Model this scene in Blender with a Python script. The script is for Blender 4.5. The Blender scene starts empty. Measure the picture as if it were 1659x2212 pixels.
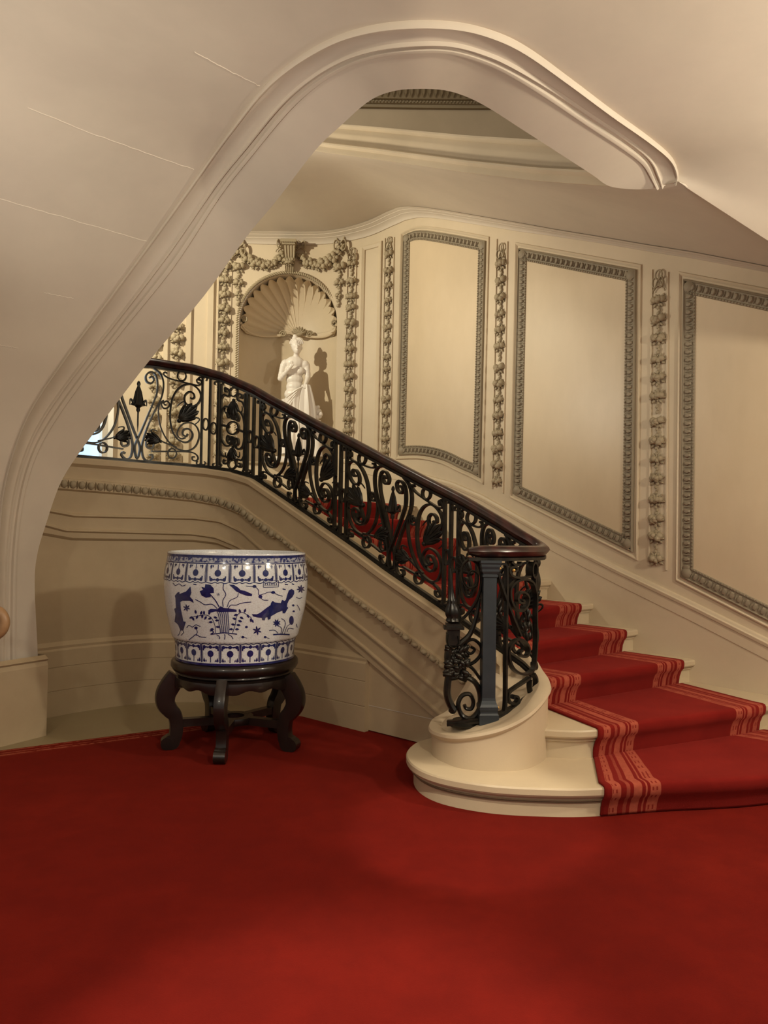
import bpy, bmesh, math, random
from mathutils import Vector, Matrix
random.seed(7)
C = bpy.context.scene.collection
PI = math.pi
W, H, F = 1659.0, 2212.0, 1661.0
EYE = Vector((0, 0, 1.5))
PITCH, ROLL = math.radians(1.345), math.radians(0.9)
_f = Vector((0, math.cos(PITCH), math.sin(PITCH)))
_u0 = Vector((0, -math.sin(PITCH), math.cos(PITCH)))
_r0 = Vector((1, 0, 0))
_r = _r0 * math.cos(ROLL) + _u0 * math.sin(ROLL)
_u = _u0 * math.cos(ROLL) - _r0 * math.sin(ROLL)

def ray(px, py):
    return _f + _r * ((px - W / 2) / F) - _u * ((py - H / 2) / F)
def at_z(px, py, z):
    d = ray(px, py); return EYE + d * ((z - EYE.z) / d.z)
def at_y(px, py, y):
    d = ray(px, py); return EYE + d * (y / d.y)

def catmull(pts, n=8, closed=False):
    P = [Vector(p) for p in pts]; out = []
    m = len(P)
    for i in range(m if closed else m - 1):
        if closed:
            a, b, c, d = P[(i - 1) % m], P[i], P[(i + 1) % m], P[(i + 2) % m]
        else:
            a = P[i - 1] if i > 0 else P[0] * 2 - P[1]
            b, c = P[i], P[i + 1]
            d = P[i + 2] if i + 2 < m else P[-1] * 2 - P[-2]
        for k in range(n):
            t = k / n
            out.append(0.5 * ((2 * b) + (c - a) * t + (2 * a - 5 * b + 4 * c - d) * t * t + (3 * b - a - 3 * c + d) * t ** 3))
    if not closed: out.append(P[-1].copy())
    return out

def resample(P, n):
    L = [0]
    for a, b in zip(P, P[1:]): L.append(L[-1] + (b - a).length)
    out, j = [], 0
    for i in range(n):
        s = L[-1] * i / (n - 1)
        while j < len(L) - 2 and L[j + 1] < s: j += 1
        t = (s - L[j]) / max(L[j + 1] - L[j], 1e-9)
        out.append(P[j].lerp(P[j + 1], min(max(t, 0), 1)))
    return out

def interp(tab, s):
    if s <= tab[0][0]: return tab[0][1]
    for (a, x), (b, y) in zip(tab, tab[1:]):
        if s <= b: return x + (y - x) * (s - a) / max(b - a, 1e-9)
    return tab[-1][1]

class Plan:
    """a vertical surface over a plan curve, ordered right to left; normal points into the hall"""
    def __init__(self, pts, n=10, smooth=True):
        P = [Vector((p[0], p[1], 0)) for p in pts]
        self.P = catmull(P, n) if smooth else P
        self.S = [0]
        for a, b in zip(self.P, self.P[1:]): self.S.append(self.S[-1] + (b - a).length)
        self.len = self.S[-1]
    def at(self, s, off=0.0):
        s2 = min(max(s, 0), self.len - 1e-6)
        lo, hi = 0, len(self.S) - 1
        while hi - lo > 1:
            m = (lo + hi) // 2
            if self.S[m] <= s2: lo = m
            else: hi = m
        t = (s2 - self.S[lo]) / max(self.S[hi] - self.S[lo], 1e-9)
        p = self.P[lo].lerp(self.P[hi], t)
        p = p + self.tan(s) * (s - s2)
        if off: p = p + self.nor(s) * off
        return p
    def tan(self, s):
        e = 0.04
        a, b = self.at_raw(s - e), self.at_raw(s + e)
        return (b - a).normalized()
    def at_raw(self, s):
        s = min(max(s, 0), self.len)
        for i in range(len(self.S) - 1):
            if s <= self.S[i + 1]:
                t = (s - self.S[i]) / max(self.S[i + 1] - self.S[i], 1e-9)
                return self.P[i].lerp(self.P[i + 1], t)
        return self.P[-1]
    def nor(self, s):
        d = self.tan(s); return Vector((-d.y, d.x, 0))
    def hit(self, px, py, off=0.0):
        d = ray(px, py); best = None
        for i in range(len(self.P) - 1):
            a, b = self.P[i], self.P[i + 1]
            if off:
                a = a + self.nor(self.S[i]) * off; b = b + self.nor(self.S[i + 1]) * off
            ex, ey = b.x - a.x, b.y - a.y
            den = d.x * ey - d.y * ex
            if abs(den) < 1e-12: continue
            t = (a.x * ey - a.y * ex) / den
            if t <= 0.05: continue
            u = ((a.x + 0) * d.y - (a.y) * d.x)
            u = (a.x * d.y - a.y * d.x) / (d.x * ey - d.y * ex)
            if -1e-6 <= u <= 1 + 1e-6 and (best is None or t < best[2]):
                best = (self.S[i] + (self.S[i + 1] - self.S[i]) * u, EYE.z + d.z * t, t)
        if best is None: raise ValueError('no hit %s %s' % (px, py))
        return best[0], best[1]
    def p3(self, s, z, off=0.0):
        p = self.at(s, off); return Vector((p.x, p.y, z))
    def line(self, pxs, off=0.0):
        """(s,z) table of a pixel polyline lying on this surface"""
        return sorted(self.hit(x, y, off) for x, y in pxs)

class MB:
    def __init__(self): self.v, self.f, self.uv = [], [], {}
    def vert(self, p): self.v.append(tuple(p)); return len(self.v) - 1
    def poly(self, pts): self.f.append([self.vert(p) for p in pts])
    def grid(self, rows, close_u=False, close_v=False, uvs=None):
        b = len(self.v); n = len(rows[0]); m = len(rows)
        for r in rows:
            for p in r: self.v.append(tuple(p))
        if uvs:
            k = b
            for r in uvs:
                for q in r: self.uv[k] = q; k += 1
        for j in range(m if close_v else m - 1):
            for i in range(n if close_u else n - 1):
                i2, j2 = (i + 1) % n, (j + 1) % m
                self.f.append([b + j * n + i, b + j * n + i2, b + j2 * n + i2, b + j2 * n + i])
    def blob(self, c, X, Y, Z, nu=8, nv=5):
        c = Vector(c); rows = []
        b = len(self.v)
        self.v.append(tuple(c + Z)); self.v.append(tuple(c - Z))
        for j in range(1, nv):
            th = PI * j / nv
            for i in range(nu):
                a = 2 * PI * i / nu
                self.v.append(tuple(c + X * (math.sin(th) * math.cos(a)) + Y * (math.sin(th) * math.sin(a)) + Z * math.cos(th)))
        g = lambda j, i: b + 2 + (j - 1) * nu + i % nu
        for i in range(nu):
            self.f.append([b, g(1, i), g(1, i + 1)])
            self.f.append([b + 1, g(nv - 1, i + 1), g(nv - 1, i)])
            for j in range(1, nv - 1):
                self.f.append([g(j, i), g(j + 1, i), g(j + 1, i + 1), g(j, i + 1)])
    def ball(self, c, r, nu=8, nv=6):
        self.blob(c, Vector((r, 0, 0)), Vector((0, r, 0)), Vector((0, 0, r)), nu, nv)
    def box(self, c, X, Y, Z):
        c = Vector(c)
        q = [c + X * a + Y * b_ + Z * d for d in (-1, 1) for b_ in (-1, 1) for a in (-1, 1)]
        b = len(self.v); self.v += [tuple(p) for p in q]
        for f in ((0, 2, 3, 1), (4, 5, 7, 6), (0, 1, 5, 4), (2, 6, 7, 3), (0, 4, 6, 2), (1, 3, 7, 5)):
            self.f.append([b + i for i in f])
    def sweep(self, path, sec, ups, closed=False, scale=None, cap=True):
        """sec: list of (side, up) offsets, path: points, ups: one vector or list"""
        n = len(path); rows = []
        for i, p in enumerate(path):
            if closed: t = path[(i + 1) % n] - path[i - 1]
            else: t = path[min(i + 1, n - 1)] - path[max(i - 1, 0)]
            t = t.normalized() if t.length > 1e-9 else Vector((1, 0, 0))
            up = ups[i] if isinstance(ups, list) else ups
            side = t.cross(up)
            side = side.normalized() if side.length > 1e-6 else Vector((1, 0, 0))
            up2 = side.cross(t).normalized()
            k = scale[i] if scale else 1.0
            rows.append([p + side * (a * k) + up2 * (b * k) for a, b in sec])
        b = len(self.v)
        self.grid(rows, close_u=True, close_v=closed)
        if cap and not closed:
            m = len(sec)
            self.f.append([b + i for i in reversed(range(m))])
            self.f.append([b + (n - 1) * m + i for i in range(m)])
    def lathe(self, prof, c, n=48, closed_prof=False):
        rows = []
        for r, z in prof:
            rows.append([Vector((c[0] + r * math.cos(2 * PI * i / n), c[1] + r * math.sin(2 * PI * i / n), z)) for i in range(n)])
        self.grid(rows, close_u=True, close_v=closed_prof)
    def build(self, name, mat, parent=None, smooth=True, angle=0.7, loc=None):
        me = bpy.data.meshes.new(name)
        v = self.v
        if loc is not None:
            L = Vector(loc); v = [tuple(Vector(p) - L) for p in v]
        me.from_pydata(v, [], self.f)
        if self.uv:
            uvl = me.uv_layers.new(name='UVMap')
            for lp in me.loops:
                uvl.data[lp.index].uv = self.uv.get(lp.vertex_index, (0, 0))
        me.update()
        bm = bmesh.new(); bm.from_mesh(me)
        bmesh.ops.remove_doubles(bm, verts=bm.verts, dist=1e-5)
        bmesh.ops.recalc_face_normals(bm, faces=bm.faces)
        bm.to_mesh(me); bm.free()
        if smooth:
            me.shade_smooth(); me.set_sharp_from_angle(angle=angle)
        me.materials.append(mat)
        o = bpy.data.objects.new(name, me); C.objects.link(o)
        if loc is not None: o.location = loc
        if parent is not None:
            o.parent = parent
            if loc is None: o.matrix_parent_inverse = parent_inv(parent)
        return o

def parent_inv(p):
    m = Matrix.Translation(p.location) if p.rotation_euler[:] == (0, 0, 0) else p.matrix_basis.copy()
    if p.parent is not None: m = p.parent.matrix_basis @ p.matrix_parent_inverse @ p.matrix_basis
    return m.inverted()

def empty(name, loc, label, cat, group=None):
    o = bpy.data.objects.new(name, None); C.objects.link(o)
    o.location = loc; o.empty_display_size = 0.1
    return tag(o, label, cat, group)
def tag(o, label, cat, group=None):
    o['label'] = label; o['category'] = cat
    if group: o['group'] = group
    return o
def struct(o): o['kind'] = 'structure'; return o

RECT = lambda w, h: [(-w / 2, -h / 2), (w / 2, -h / 2), (w / 2, h / 2), (-w / 2, h / 2)]
OVAL = lambda w, h, n=10: [(w / 2 * math.cos(2 * PI * i / n), h / 2 * math.sin(2 * PI * i / n)) for i in range(n)]
UP = Vector((0, 0, 1))

# ------------------------------------------------------------------ materials
def srgb(r, g, b):
    f = lambda c: (c / 255 / 12.92) if c / 255 <= 0.04045 else ((c / 255 + 0.055) / 1.055) ** 2.4
    return (f(r), f(g), f(b), 1)

class N:
    def __init__(self, name):
        self.m = bpy.data.materials.new(name); self.m.use_nodes = True
        self.t = self.m.node_tree; self.b = self.t.nodes['Principled BSDF']
    def n(self, typ, **kw):
        x = self.t.nodes.new(typ)
        for k, v in kw.items():
            if k in x.inputs: x.inputs[k].default_value = v
            else: setattr(x, k, v)
        return x
    def l(self, a, b): self.t.links.new(a, b)
    def noise(self, scale, detail=4, rough=0.55, vec=None):
        x = self.n('ShaderNodeTexNoise'); x.inputs['Scale'].default_value = scale
        x.inputs['Detail'].default_value = detail; x.inputs['Roughness'].default_value = rough
        if vec is not None: self.l(vec, x.inputs['Vector'])
        return x.outputs['Fac']
    def ramp(self, fac, stops, interp_='LINEAR'):
        r = self.n('ShaderNodeValToRGB'); r.color_ramp.interpolation = interp_
        e = r.color_ramp.elements
        while len(e) < len(stops): e.new(0.5)
        for k, (p, c) in enumerate(stops): e[k].position = p; e[k].color = c
        self.l(fac, r.inputs['Fac']); return r.outputs['Color']
    def mix(self, fac, a, b, typ='MIX'):
        x = self.n('ShaderNodeMix', data_type='RGBA', blend_type=typ)
        for s, q in ((0, fac), (6, a), (7, b)):
            if hasattr(q, 'links') or isinstance(q, bpy.types.NodeSocket): self.l(q, x.inputs[s])
            else: x.inputs[s].default_value = q
        return x.outputs[2]
    def math(self, op, a, b=None, c=None):
        x = self.n('ShaderNodeMath', operation=op)
        for i, q in enumerate((a, b, c)):
            if q is None: continue
            if isinstance(q, bpy.types.NodeSocket): self.l(q, x.inputs[i])
            else: x.inputs[i].default_value = q
        return x.outputs[0]
    def obj(self): return self.n('ShaderNodeTexCoord').outputs['Object']
    def geo(self): return self.n('ShaderNodeNewGeometry').outputs['Position']
    def bump(self, h, strength=0.2, dist=0.01):
        x = self.n('ShaderNodeBump'); x.inputs['Strength'].default_value = strength; x.inputs['Distance'].default_value = dist
        self.l(h, x.inputs['Height']); self.l(x.outputs['Normal'], self.b.inputs['Normal'])
    def set(self, **kw):
        for k, v in kw.items():
            k = k.replace('_', ' ')
            if isinstance(v, bpy.types.NodeSocket): self.l(v, self.b.inputs[k])
            else: self.b.inputs[k].default_value = v
        return self

def stone(name, base, vary=0.10, rough=0.6, stain=None, bump=0.12, squash=1.0):
    n = N(name); g = n.geo()
    mp = n.n('ShaderNodeMapping'); mp.inputs['Scale'].default_value = (1, 1, squash); n.l(g, mp.inputs['Vector']); g = mp.outputs[0]
    a = n.noise(1.1, 5, 0.6, g); b = n.noise(9, 4, 0.6, g)
    k = lambda s: tuple(c * s for c in base[:3]) + (1,)
    col = n.ramp(a, [(0.25, k(1 - vary)), (0.5, base), (0.75, k(1 + vary * 0.6))])
    if stain:
        s = n.noise(0.6, 6, 0.65, g)
        col = n.mix(n.ramp(s, [(0.48, (0, 0, 0, 1)), (0.7, (0.55, 0.55, 0.55, 1))]), col, stain)
    col = n.mix(n.ramp(b, [(0.3, (0.12, 0.12, 0.12, 1)), (0.7, (0, 0, 0, 1))]), col, k(0.82))
    n.set(Base_Color=col, Roughness=rough)
    n.b.inputs['Specular IOR Level'].default_value = 0.3
    n.bump(n.noise(60, 3, 0.6, g), bump, 0.004)
    return n.m

M = {}
M['stone'] = stone('limestone', (0.56, 0.455, 0.315, 1), 0.14, 0.5, (0.60, 0.49, 0.36, 1))
M['soffit'] = stone('soffit_plaster', (0.56, 0.48, 0.38, 1), 0.11, 0.65, (0.52, 0.43, 0.35, 1), 0.05)
M['panel'] = stone('panel_plaster', (0.56, 0.44, 0.29, 1), 0.15, 0.36, (0.66, 0.54, 0.39, 1), 0.05, 0.45)
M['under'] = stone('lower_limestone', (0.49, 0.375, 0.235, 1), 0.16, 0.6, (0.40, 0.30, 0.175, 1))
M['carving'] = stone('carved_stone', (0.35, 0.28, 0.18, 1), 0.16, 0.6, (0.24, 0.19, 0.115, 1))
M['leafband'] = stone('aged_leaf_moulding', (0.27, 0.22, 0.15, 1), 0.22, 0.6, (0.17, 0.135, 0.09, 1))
M['step'] = stone('pale_step_marble', (0.55, 0.44, 0.295, 1), 0.10, 0.4, (0.48, 0.385, 0.25, 1))
M['drum'] = stone('pale_drum_stone', (0.54, 0.43, 0.295, 1), 0.09, 0.5, (0.52, 0.41, 0.28, 1))
M['floor'] = stone('stone_floor', (0.34, 0.27, 0.155, 1), 0.1, 0.4, (0.29, 0.23, 0.13, 1))
M['marble'] = stone('white_marble', (0.78, 0.71, 0.63, 1), 0.04, 0.35, None, 0.02)

n = N('seam_line'); n.set(Base_Color=(0.63, 0.55, 0.44, 1), Roughness=0.8); M['seam'] = n.m
n = N('dark_joint'); n.set(Base_Color=(0.20, 0.14, 0.08, 1), Roughness=0.8); M['joint'] = n.m

n = N('wrought_iron'); g = n.geo()
n.set(Base_Color=n.ramp(n.noise(14, 3, 0.6, g), [(0.35, (0.012, 0.011, 0.010, 1)), (0.7, (0.035, 0.030, 0.022, 1))]), Roughness=0.34, Metallic=0.55)
n.bump(n.noise(90, 2, 0.5, g), 0.15, 0.002); M['iron'] = n.m
n = N('painted_post_iron'); g = n.geo()
n.set(Base_Color=n.ramp(n.noise(5, 3, 0.6, g), [(0.3, (0.020, 0.026, 0.032, 1)), (0.7, (0.032, 0.040, 0.048, 1))]), Roughness=0.42, Metallic=0.1)
M['post'] = n.m
n = N('gilt_screw'); n.set(Base_Color=(0.65, 0.38, 0.10, 1), Roughness=0.35, Metallic=0.8); M['gilt'] = n.m

n = N('mahogany'); g = n.geo()
w = n.n('ShaderNodeTexWave'); w.inputs['Scale'].default_value = 3.0; w.inputs['Distortion'].default_value = 9; w.inputs['Detail'].default_value = 3
n.l(g, w.inputs['Vector'])
n.set(Base_Color=n.ramp(w.outputs['Fac'], [(0.1, (0.018, 0.006, 0.006, 1)), (0.9, (0.040, 0.010, 0.009, 1))]), Roughness=0.3)
n.b.inputs['Coat Weight'].default_value = 0.35; n.b.inputs['Coat Roughness'].default_value = 0.18; M['mahogany'] = n.m

n = N('dark_lacquer_wood'); g = n.geo()
n.set(Base_Color=n.ramp(n.noise(6, 4, 0.6, g), [(0.3, (0.008, 0.005, 0.004, 1)), (0.75, (0.022, 0.012, 0.009, 1))]), Roughness=0.32)
n.b.inputs['Coat Weight'].default_value = 0.3; M['ebony'] = n.m

n = N('white_glazed_porcelain'); g = n.geo()
v = n.n('ShaderNodeTexVoronoi', feature='DISTANCE_TO_EDGE'); v.inputs['Scale'].default_value = 60; n.l(g, v.inputs['Vector'])
cr = n.ramp(v.outputs['Distance'], [(0.0, (0.52, 0.50, 0.48, 1)), (0.05, (0.78, 0.80, 0.82, 1))])
n.set(Base_Color=n.mix(n.ramp(n.noise(3, 4, 0.6, g), [(0.35, (0, 0, 0, 1)), (0.8, (0.5, 0.5, 0.5, 1))]), cr, (0.68, 0.70, 0.72, 1)), Roughness=0.12)
n.b.inputs['Coat Weight'].default_value = 0.5; n.b.inputs['Coat Roughness'].default_value = 0.05; M['porcelain'] = n.m
n = N('cobalt_glaze'); g = n.geo()
n.set(Base_Color=n.ramp(n.noise(30, 3, 0.6, g), [(0.3, (0.010, 0.014, 0.085, 1)), (0.75, (0.022, 0.030, 0.16, 1))]), Roughness=0.14)
n.b.inputs['Coat Weight'].default_value = 0.4; M['cobalt'] = n.m
n = N('pale_blue_glaze_band'); g = n.geo()
n.set(Base_Color=n.ramp(n.noise(55, 2, 0.5, g), [(0.42, (0.03, 0.04, 0.16, 1)), (0.56, (0.42, 0.44, 0.50, 1))]), Roughness=0.14); M['scrollband'] = n.m

n = N('red_carpet'); g = n.geo()
a = n.noise(0.9, 6, 0.62, g); b = n.noise(5, 5, 0.65, g); c = n.noise(420, 2, 0.6, g)
col = n.ramp(a, [(0.3, (0.088, 0.0040, 0.0025, 1)), (0.52, (0.120, 0.0055, 0.0032, 1)), (0.72, (0.152, 0.0085, 0.0045, 1))])
col = n.mix(n.ramp(b, [(0.38, (0.45, 0.45, 0.45, 1)), (0.62, (0, 0, 0, 1))]), col, (0.075, 0.003, 0.0022, 1))
uvn = n.n('ShaderNodeUVMap'); uvn.uv_map = 'UVMap'; sep = n.n('ShaderNodeSeparateXYZ'); n.l(uvn.outputs[0], sep.inputs[0])
strp = n.ramp(sep.outputs[0], [(0.0, (0, 0, 0, 1)), (0.010, (0.7, 0.7, 0.7, 1)), (0.028, (0, 0, 0, 1)), (0.060, (0, 0, 0, 1)), (0.068, (0.8, 0.8, 0.8, 1)), (0.080, (0.1, 0.1, 0.1, 1)), (0.105, (0, 0, 0, 1)), (0.112, (0.8, 0.8, 0.8, 1)), (0.135, (0.1, 0.1, 0.1, 1)), (0.16, (0, 0, 0, 1))], 'CONSTANT')
brk = n.ramp(n.noise(26, 3, 0.6, g), [(0.36, (0, 0, 0, 1)), (0.55, (1, 1, 1, 1))])
col = n.mix(n.mix(1.0, strp, brk, 'MULTIPLY'), col, (0.42, 0.13, 0.07, 1))
n.set(Base_Color=col, Roughness=0.95); n.b.inputs['Specular IOR Level'].default_value = 0.08
n.b.inputs['Sheen Weight'].default_value = 0.25; n.b.inputs['Sheen Tint'].default_value = (0.7, 0.06, 0.03, 1); n.b.inputs['Sheen Roughness'].default_value = 0.5
n.bump(c, 0.5, 0.004); M['carpet'] = n.m

# runner: u = metres from nearer edge, v = metres along
n = N('red_stair_runner'); g = n.geo()
uvn = n.n('ShaderNodeUVMap'); uvn.uv_map = 'UVMap'; sep = n.n('ShaderNodeSeparateXYZ'); n.l(uvn.outputs[0], sep.inputs[0])
wob = n.math('ADD', sep.outputs[0], n.math('MULTIPLY', n.math('SUBTRACT', n.noise(6, 2, 0.5, g), 0.5), 0.012))
K = (0, 0, 0, 1); L_ = (1, 1, 1, 1); Md = (0.55, 0.55, 0.55, 1)
u_ = n.math('MULTIPLY', wob, 2.0)
strp = n.ramp(u_, [(0.0, K), (0.075, L_), (0.18, K), (0.25, Md), (0.29, K), (0.335, L_), (0.43, K), (0.475, L_), (0.495, K), (0.53, L_), (0.655, K)], 'CONSTANT')
band = n.ramp(u_, [(0.0, K), (0.085, L_), (0.17, K), (0.54, L_), (0.645, K)], 'CONSTANT')
dash = n.math('FRACT', n.math('MULTIPLY', sep.outputs[1], 17.0))
colm = n.math('FRACT', n.math('MULTIPLY', u_, 21.0))
dd = n.math('MULTIPLY', n.math('GREATER_THAN', dash, 0.55), n.math('GREATER_THAN', colm, 0.6))
dots = n.math('MULTIPLY', dd, band)
fac = n.math('MULTIPLY', strp, n.math('SUBTRACT', 1.0, n.math('MULTIPLY', dots, 0.85)))
base = n.ramp(n.noise(2.2, 5, 0.6, g), [(0.3, (0.145, 0.0075, 0.006, 1)), (0.7, (0.205, 0.0125, 0.009, 1))])
light = n.ramp(n.noise(40, 3, 0.6, g), [(0.3, (0.30, 0.065, 0.038, 1)), (0.7, (0.40, 0.095, 0.055, 1))])
n.set(Base_Color=n.mix(fac, base, light), Roughness=0.95); n.b.inputs['Specular IOR Level'].default_value = 0.08
n.b.inputs['Sheen Weight'].default_value = 0.2; n.b.inputs['Sheen Tint'].default_value = (0.7, 0.1, 0.08, 1)
n.bump(n.noise(420, 2, 0.6, g), 0.4, 0.004); M['runner'] = n.m

n = N('pale_carved_wood'); g = n.geo()
n.set(Base_Color=n.ramp(n.noise(9, 4, 0.6, g), [(0.3, (0.34, 0.19, 0.09, 1)), (0.7, (0.46, 0.28, 0.14, 1))]), Roughness=0.4); M['wood'] = n.m
n = N('daylit_glass'); n.set(Base_Color=(0.5, 0.7, 0.9, 1)); n.b.inputs['Emission Color'].default_value = (0.42, 0.68, 1.0, 1); n.b.inputs['Emission Strength'].default_value = 1.1; M['sky'] = n.m
n = N('white_paint'); n.set(Base_Color=(0.72, 0.68, 0.60, 1), Roughness=0.5); M['paint'] = n.m
# ------------------------------------------------------------------ camera
cam = bpy.data.cameras.new('camera'); co = bpy.data.objects.new('camera', cam); C.objects.link(co)
cam.sensor_fit = 'VERTICAL'; cam.sensor_height = 24.0; cam.lens = F * 24.0 / H
cam.clip_start = 0.05; cam.clip_end = 100
R = Matrix((( _r.x, _u.x, -_f.x), (_r.y, _u.y, -_f.y), (_r.z, _u.z, -_f.z)))
co.matrix_world = Matrix.Translation(EYE) @ R.to_4x4()
bpy.context.scene.camera = co

RISE = 0.177
# ------------------------------------------------------------------ plans
wd = Vector((-0.62, 0.78, 0)).normalized()
wp = lambda t: (2.46 - 0.62 * t, 6.02 + 0.78 * t)
WALL = Plan([wp(-6), wp(-4), wp(-2), wp(0), wp(1.2), wp(2.2), wp(2.9), (0.235, 8.80), (-0.12, 9.10), (-0.55, 9.27), (-1.05, 9.33), (-1.75, 9.30),
             (-2.3, 9.18), (-2.9, 8.92), (-3.5, 8.45), (-4.1, 7.7), (-4.6, 6.6)], 12)

# stair string / landing wall (right to left)
sd = Vector((-0.75, 0.66, 0))
sp = lambda t: (0.37 - 0.75 * t, 5.32 + 0.66 * t)
UNDER = Plan([sp(-0.80), sp(-0.4), sp(0), sp(0.5), sp(1.0), sp(1.35), (-0.93, 6.42), (-1.25, 6.60), (-1.62, 6.67), (-2.05, 6.58), (-2.45, 6.25), (-2.75, 5.85), (-3.1, 5.3)], 10)

# ------------------------------------------------------------------ floor and carpet
mb = MB(); mb.poly([(-9, -6, 0), (9, -6, 0), (9, 10, 0), (-9, 10, 0)])
struct(mb.build('floor', M['floor'], smooth=False))

e0, e1 = at_z(0, 1625, 0), at_z(630, 1543, 0)
ed = (e1 - e0).normalized(); en = Vector((ed.y, -ed.x, 0))
mb = MB(); n_ = 60
rows, uvr = [], []
base_pts = [at_z(x, y, 0) for x, y in ((630, 1543), (797, 1589), (945, 1622))]
for j, dist in enumerate([0, 0.001] + [0.02 * k for k in range(1, 12)] + [0.4, 0.8, 1.5, 2.5, 4, 6, 9]):
    row, uvs = [], []
    for i in range(n_):
        p = e0 + ed * (-7 + 20 * i / (n_ - 1)) + en * dist
        row.append(Vector((p.x, p.y, 0.0 if j == 0 else 0.012))); uvs.append((dist, i * 0.1))
    rows.append(row); uvr.append(uvs)
mb.grid(rows, uvs=uvr)
tag(mb.build('floor_carpet', M['carpet']), 'red wall-to-wall hall carpet with a thin striped border, under the vase stand', 'carpet')

# ------------------------------------------------------------------ outer wall with niche
cb = [(480, 526), (540, 527), (600, 529), (640, 530), (700, 528), (740, 524), (797, 511), (843, 491), (877, 476), (900, 471), (923, 470), (958, 474),
      (1015, 483), (1120, 500), (1200, 511), (1300, 526), (1416, 546), (1500, 559), (1659, 589), (1760, 610)]
ct = [(480, 501), (540, 499), (600, 499), (640, 500), (700, 499), (740, 493), (786, 480), (832, 459), (859, 448), (877, 445), (912, 447), (969, 455),
      (1038, 467), (1120, 481), (1202, 496), (1300, 512), (1400, 529), (1500, 545), (1659, 576), (1760, 598)]
CB = WALL.line(cb)
CO = 0.13
CT = [(s, z) for s, z in WALL.line(ct, CO)]
zb = lambda s: interp(CB, s) if s > CB[0][0] else CB[0][1] + (s - CB[0][0]) * 0.42
zt = lambda s: interp(CT, s) if s > CT[0][0] else CT[0][1] + (s - CT[0][0]) * 0.42
sNL, zs1 = WALL.hit(516, 700); sNR, zs2 = WALL.hit(728, 700)
NC, NR = (sNL + sNR) / 2, (sNL - sNR) / 2
ZSP = WALL.hit(622, 698)[1]; ZSILL = WALL.hit(622, 1001)[1]
# window opening on the far left
WLs = WALL.hit(150, 960)[0] + 0.5; WRs = WALL.hit(228, 960)[0]
ZW0, ZW1 = 1.95, 4.2

ss = set()
s = 0.0
while s < WALL.len: ss.add(round(s, 4)); s += 0.08
for k in range(49): ss.add(round(NC - NR * math.cos(PI * k / 48), 4))
ss.add(round(WRs, 4)); ss.add(round(WLs, 4))
ss = sorted(ss)
mbl, mbn, mbr = MB(), MB(), MB()
def arch(s):
    d = (s - NC) / NR
    return ZSP + NR * math.sqrt(max(0, 1 - d * d))
for a, b in zip(ss, ss[1:]):
    m = (a + b) / 2
    tgt = mbr if m < WALL.hit(845, 700)[0] else (mbn if m < WALL.hit(455, 700)[0] else mbl)
    spans = [((0, 0), (zb(a) + 0.03, zb(b) + 0.03))]
    if NC - NR < m < NC + NR:
        spans = [((0, 0), (ZSILL, ZSILL)), ((arch(a), arch(b)), (zb(a) + 0.03, zb(b) + 0.03))]
    elif WRs < m < WLs:
        spans = [((0, 0), (ZW0, ZW0)), ((ZW1, ZW1), (zb(a) + 0.03, zb(b) + 0.03))]
    for (l0, l1), (h0, h1) in spans:
        for k in range(4):
            f0, f1 = k / 4, (k + 1) / 4
            tgt.poly([WALL.p3(a, l0 + (h0 - l0) * f0), WALL.p3(b, l1 + (h1 - l1) * f0), WALL.p3(b, l1 + (h1 - l1) * f1), WALL.p3(a, l0 + (h0 - l0) * f1)])
struct(mbr.build('wall_right', M['stone']))
struct(mbn.build('wall_back', M['stone']))
struct(mbl.build('wall_left', M['stone']))

# niche interior
nN = WALL.nor(NC); nT = WALL.tan(NC); nP = WALL.at(NC); ND = 0.55
def npt(x, d, z): p = nP + nT * (-x) - nN * d; return Vector((p.x, p.y, z))   # x to the right
niche = empty('statue_niche', npt(0, 0, ZSILL), 'arched wall niche with a scalloped shell vault and twisted rope border', 'niche')
mb = MB(); rows = []
for k in range(33):
    a = PI * k / 32
    x, d = NR * math.cos(a), ND * math.sin(a)
    if k in (0, 32): d = -0.005
    rows.append([npt(x, d, ZSILL + (ZSP - ZSILL) * j / 6) for j in range(7)])
mb.grid(rows)
mb.poly([npt(NR * math.cos(PI * k / 32), ND * math.sin(PI * k / 32), ZSILL) for k in range(33)])
mb.build('niche_back', M['stone'], niche)
mb = MB(); rows = []
NF = 17; hin = Vector((0.0, 0.93, -0.02))
for k in range(NF * 10 + 1):
    ph = PI * (-0.06 + 1.12 * k / (NF * 10))
    fl = abs(math.sin(PI * k / 10.0))
    row = []
    for j in range(15):
        ps = (0.04 + 0.96 * j / 14) * PI / 2
        A = Vector((math.cos(ph), 0.06, math.sin(ph)))
        q = Vector((0.08, 1, 0)) * math.cos(ps) + A * math.sin(ps)
        r = 1 - 0.055 * math.sin(ps) * (1 - fl) - (0.05 * (1 - fl) if j == 14 else 0)
        q = Vector((q.x * r, q.y * r, q.z * r - 0.0))
        row.append(npt(q.x * NR * 0.985, q.y * ND * 0.985, ZSP + q.z * NR * 0.985))
    rows.append(row)
mb.grid(rows); sh = mb.build('shell_vault', M['stone'], niche, angle=0.9)
# outer backing of the vault (behind the scallops)
mb = MB(); rows = []
for k in range(41):
    ph = PI * k / 40; row = []
    for j in range(11):
        ps = j / 10 * PI / 2
        q = Vector((0, 1, 0)) * math.cos(ps) + Vector((math.cos(ph), 0, math.sin(ph))) * math.sin(ps)
        row.append(npt(q.x * NR * 1.002, q.y * ND * 1.002 - 0.003, ZSP + q.z * NR * 1.002))
    rows.append(row)
mb.grid(rows); mb.build('vault_backing', M['stone'], niche)
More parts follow.
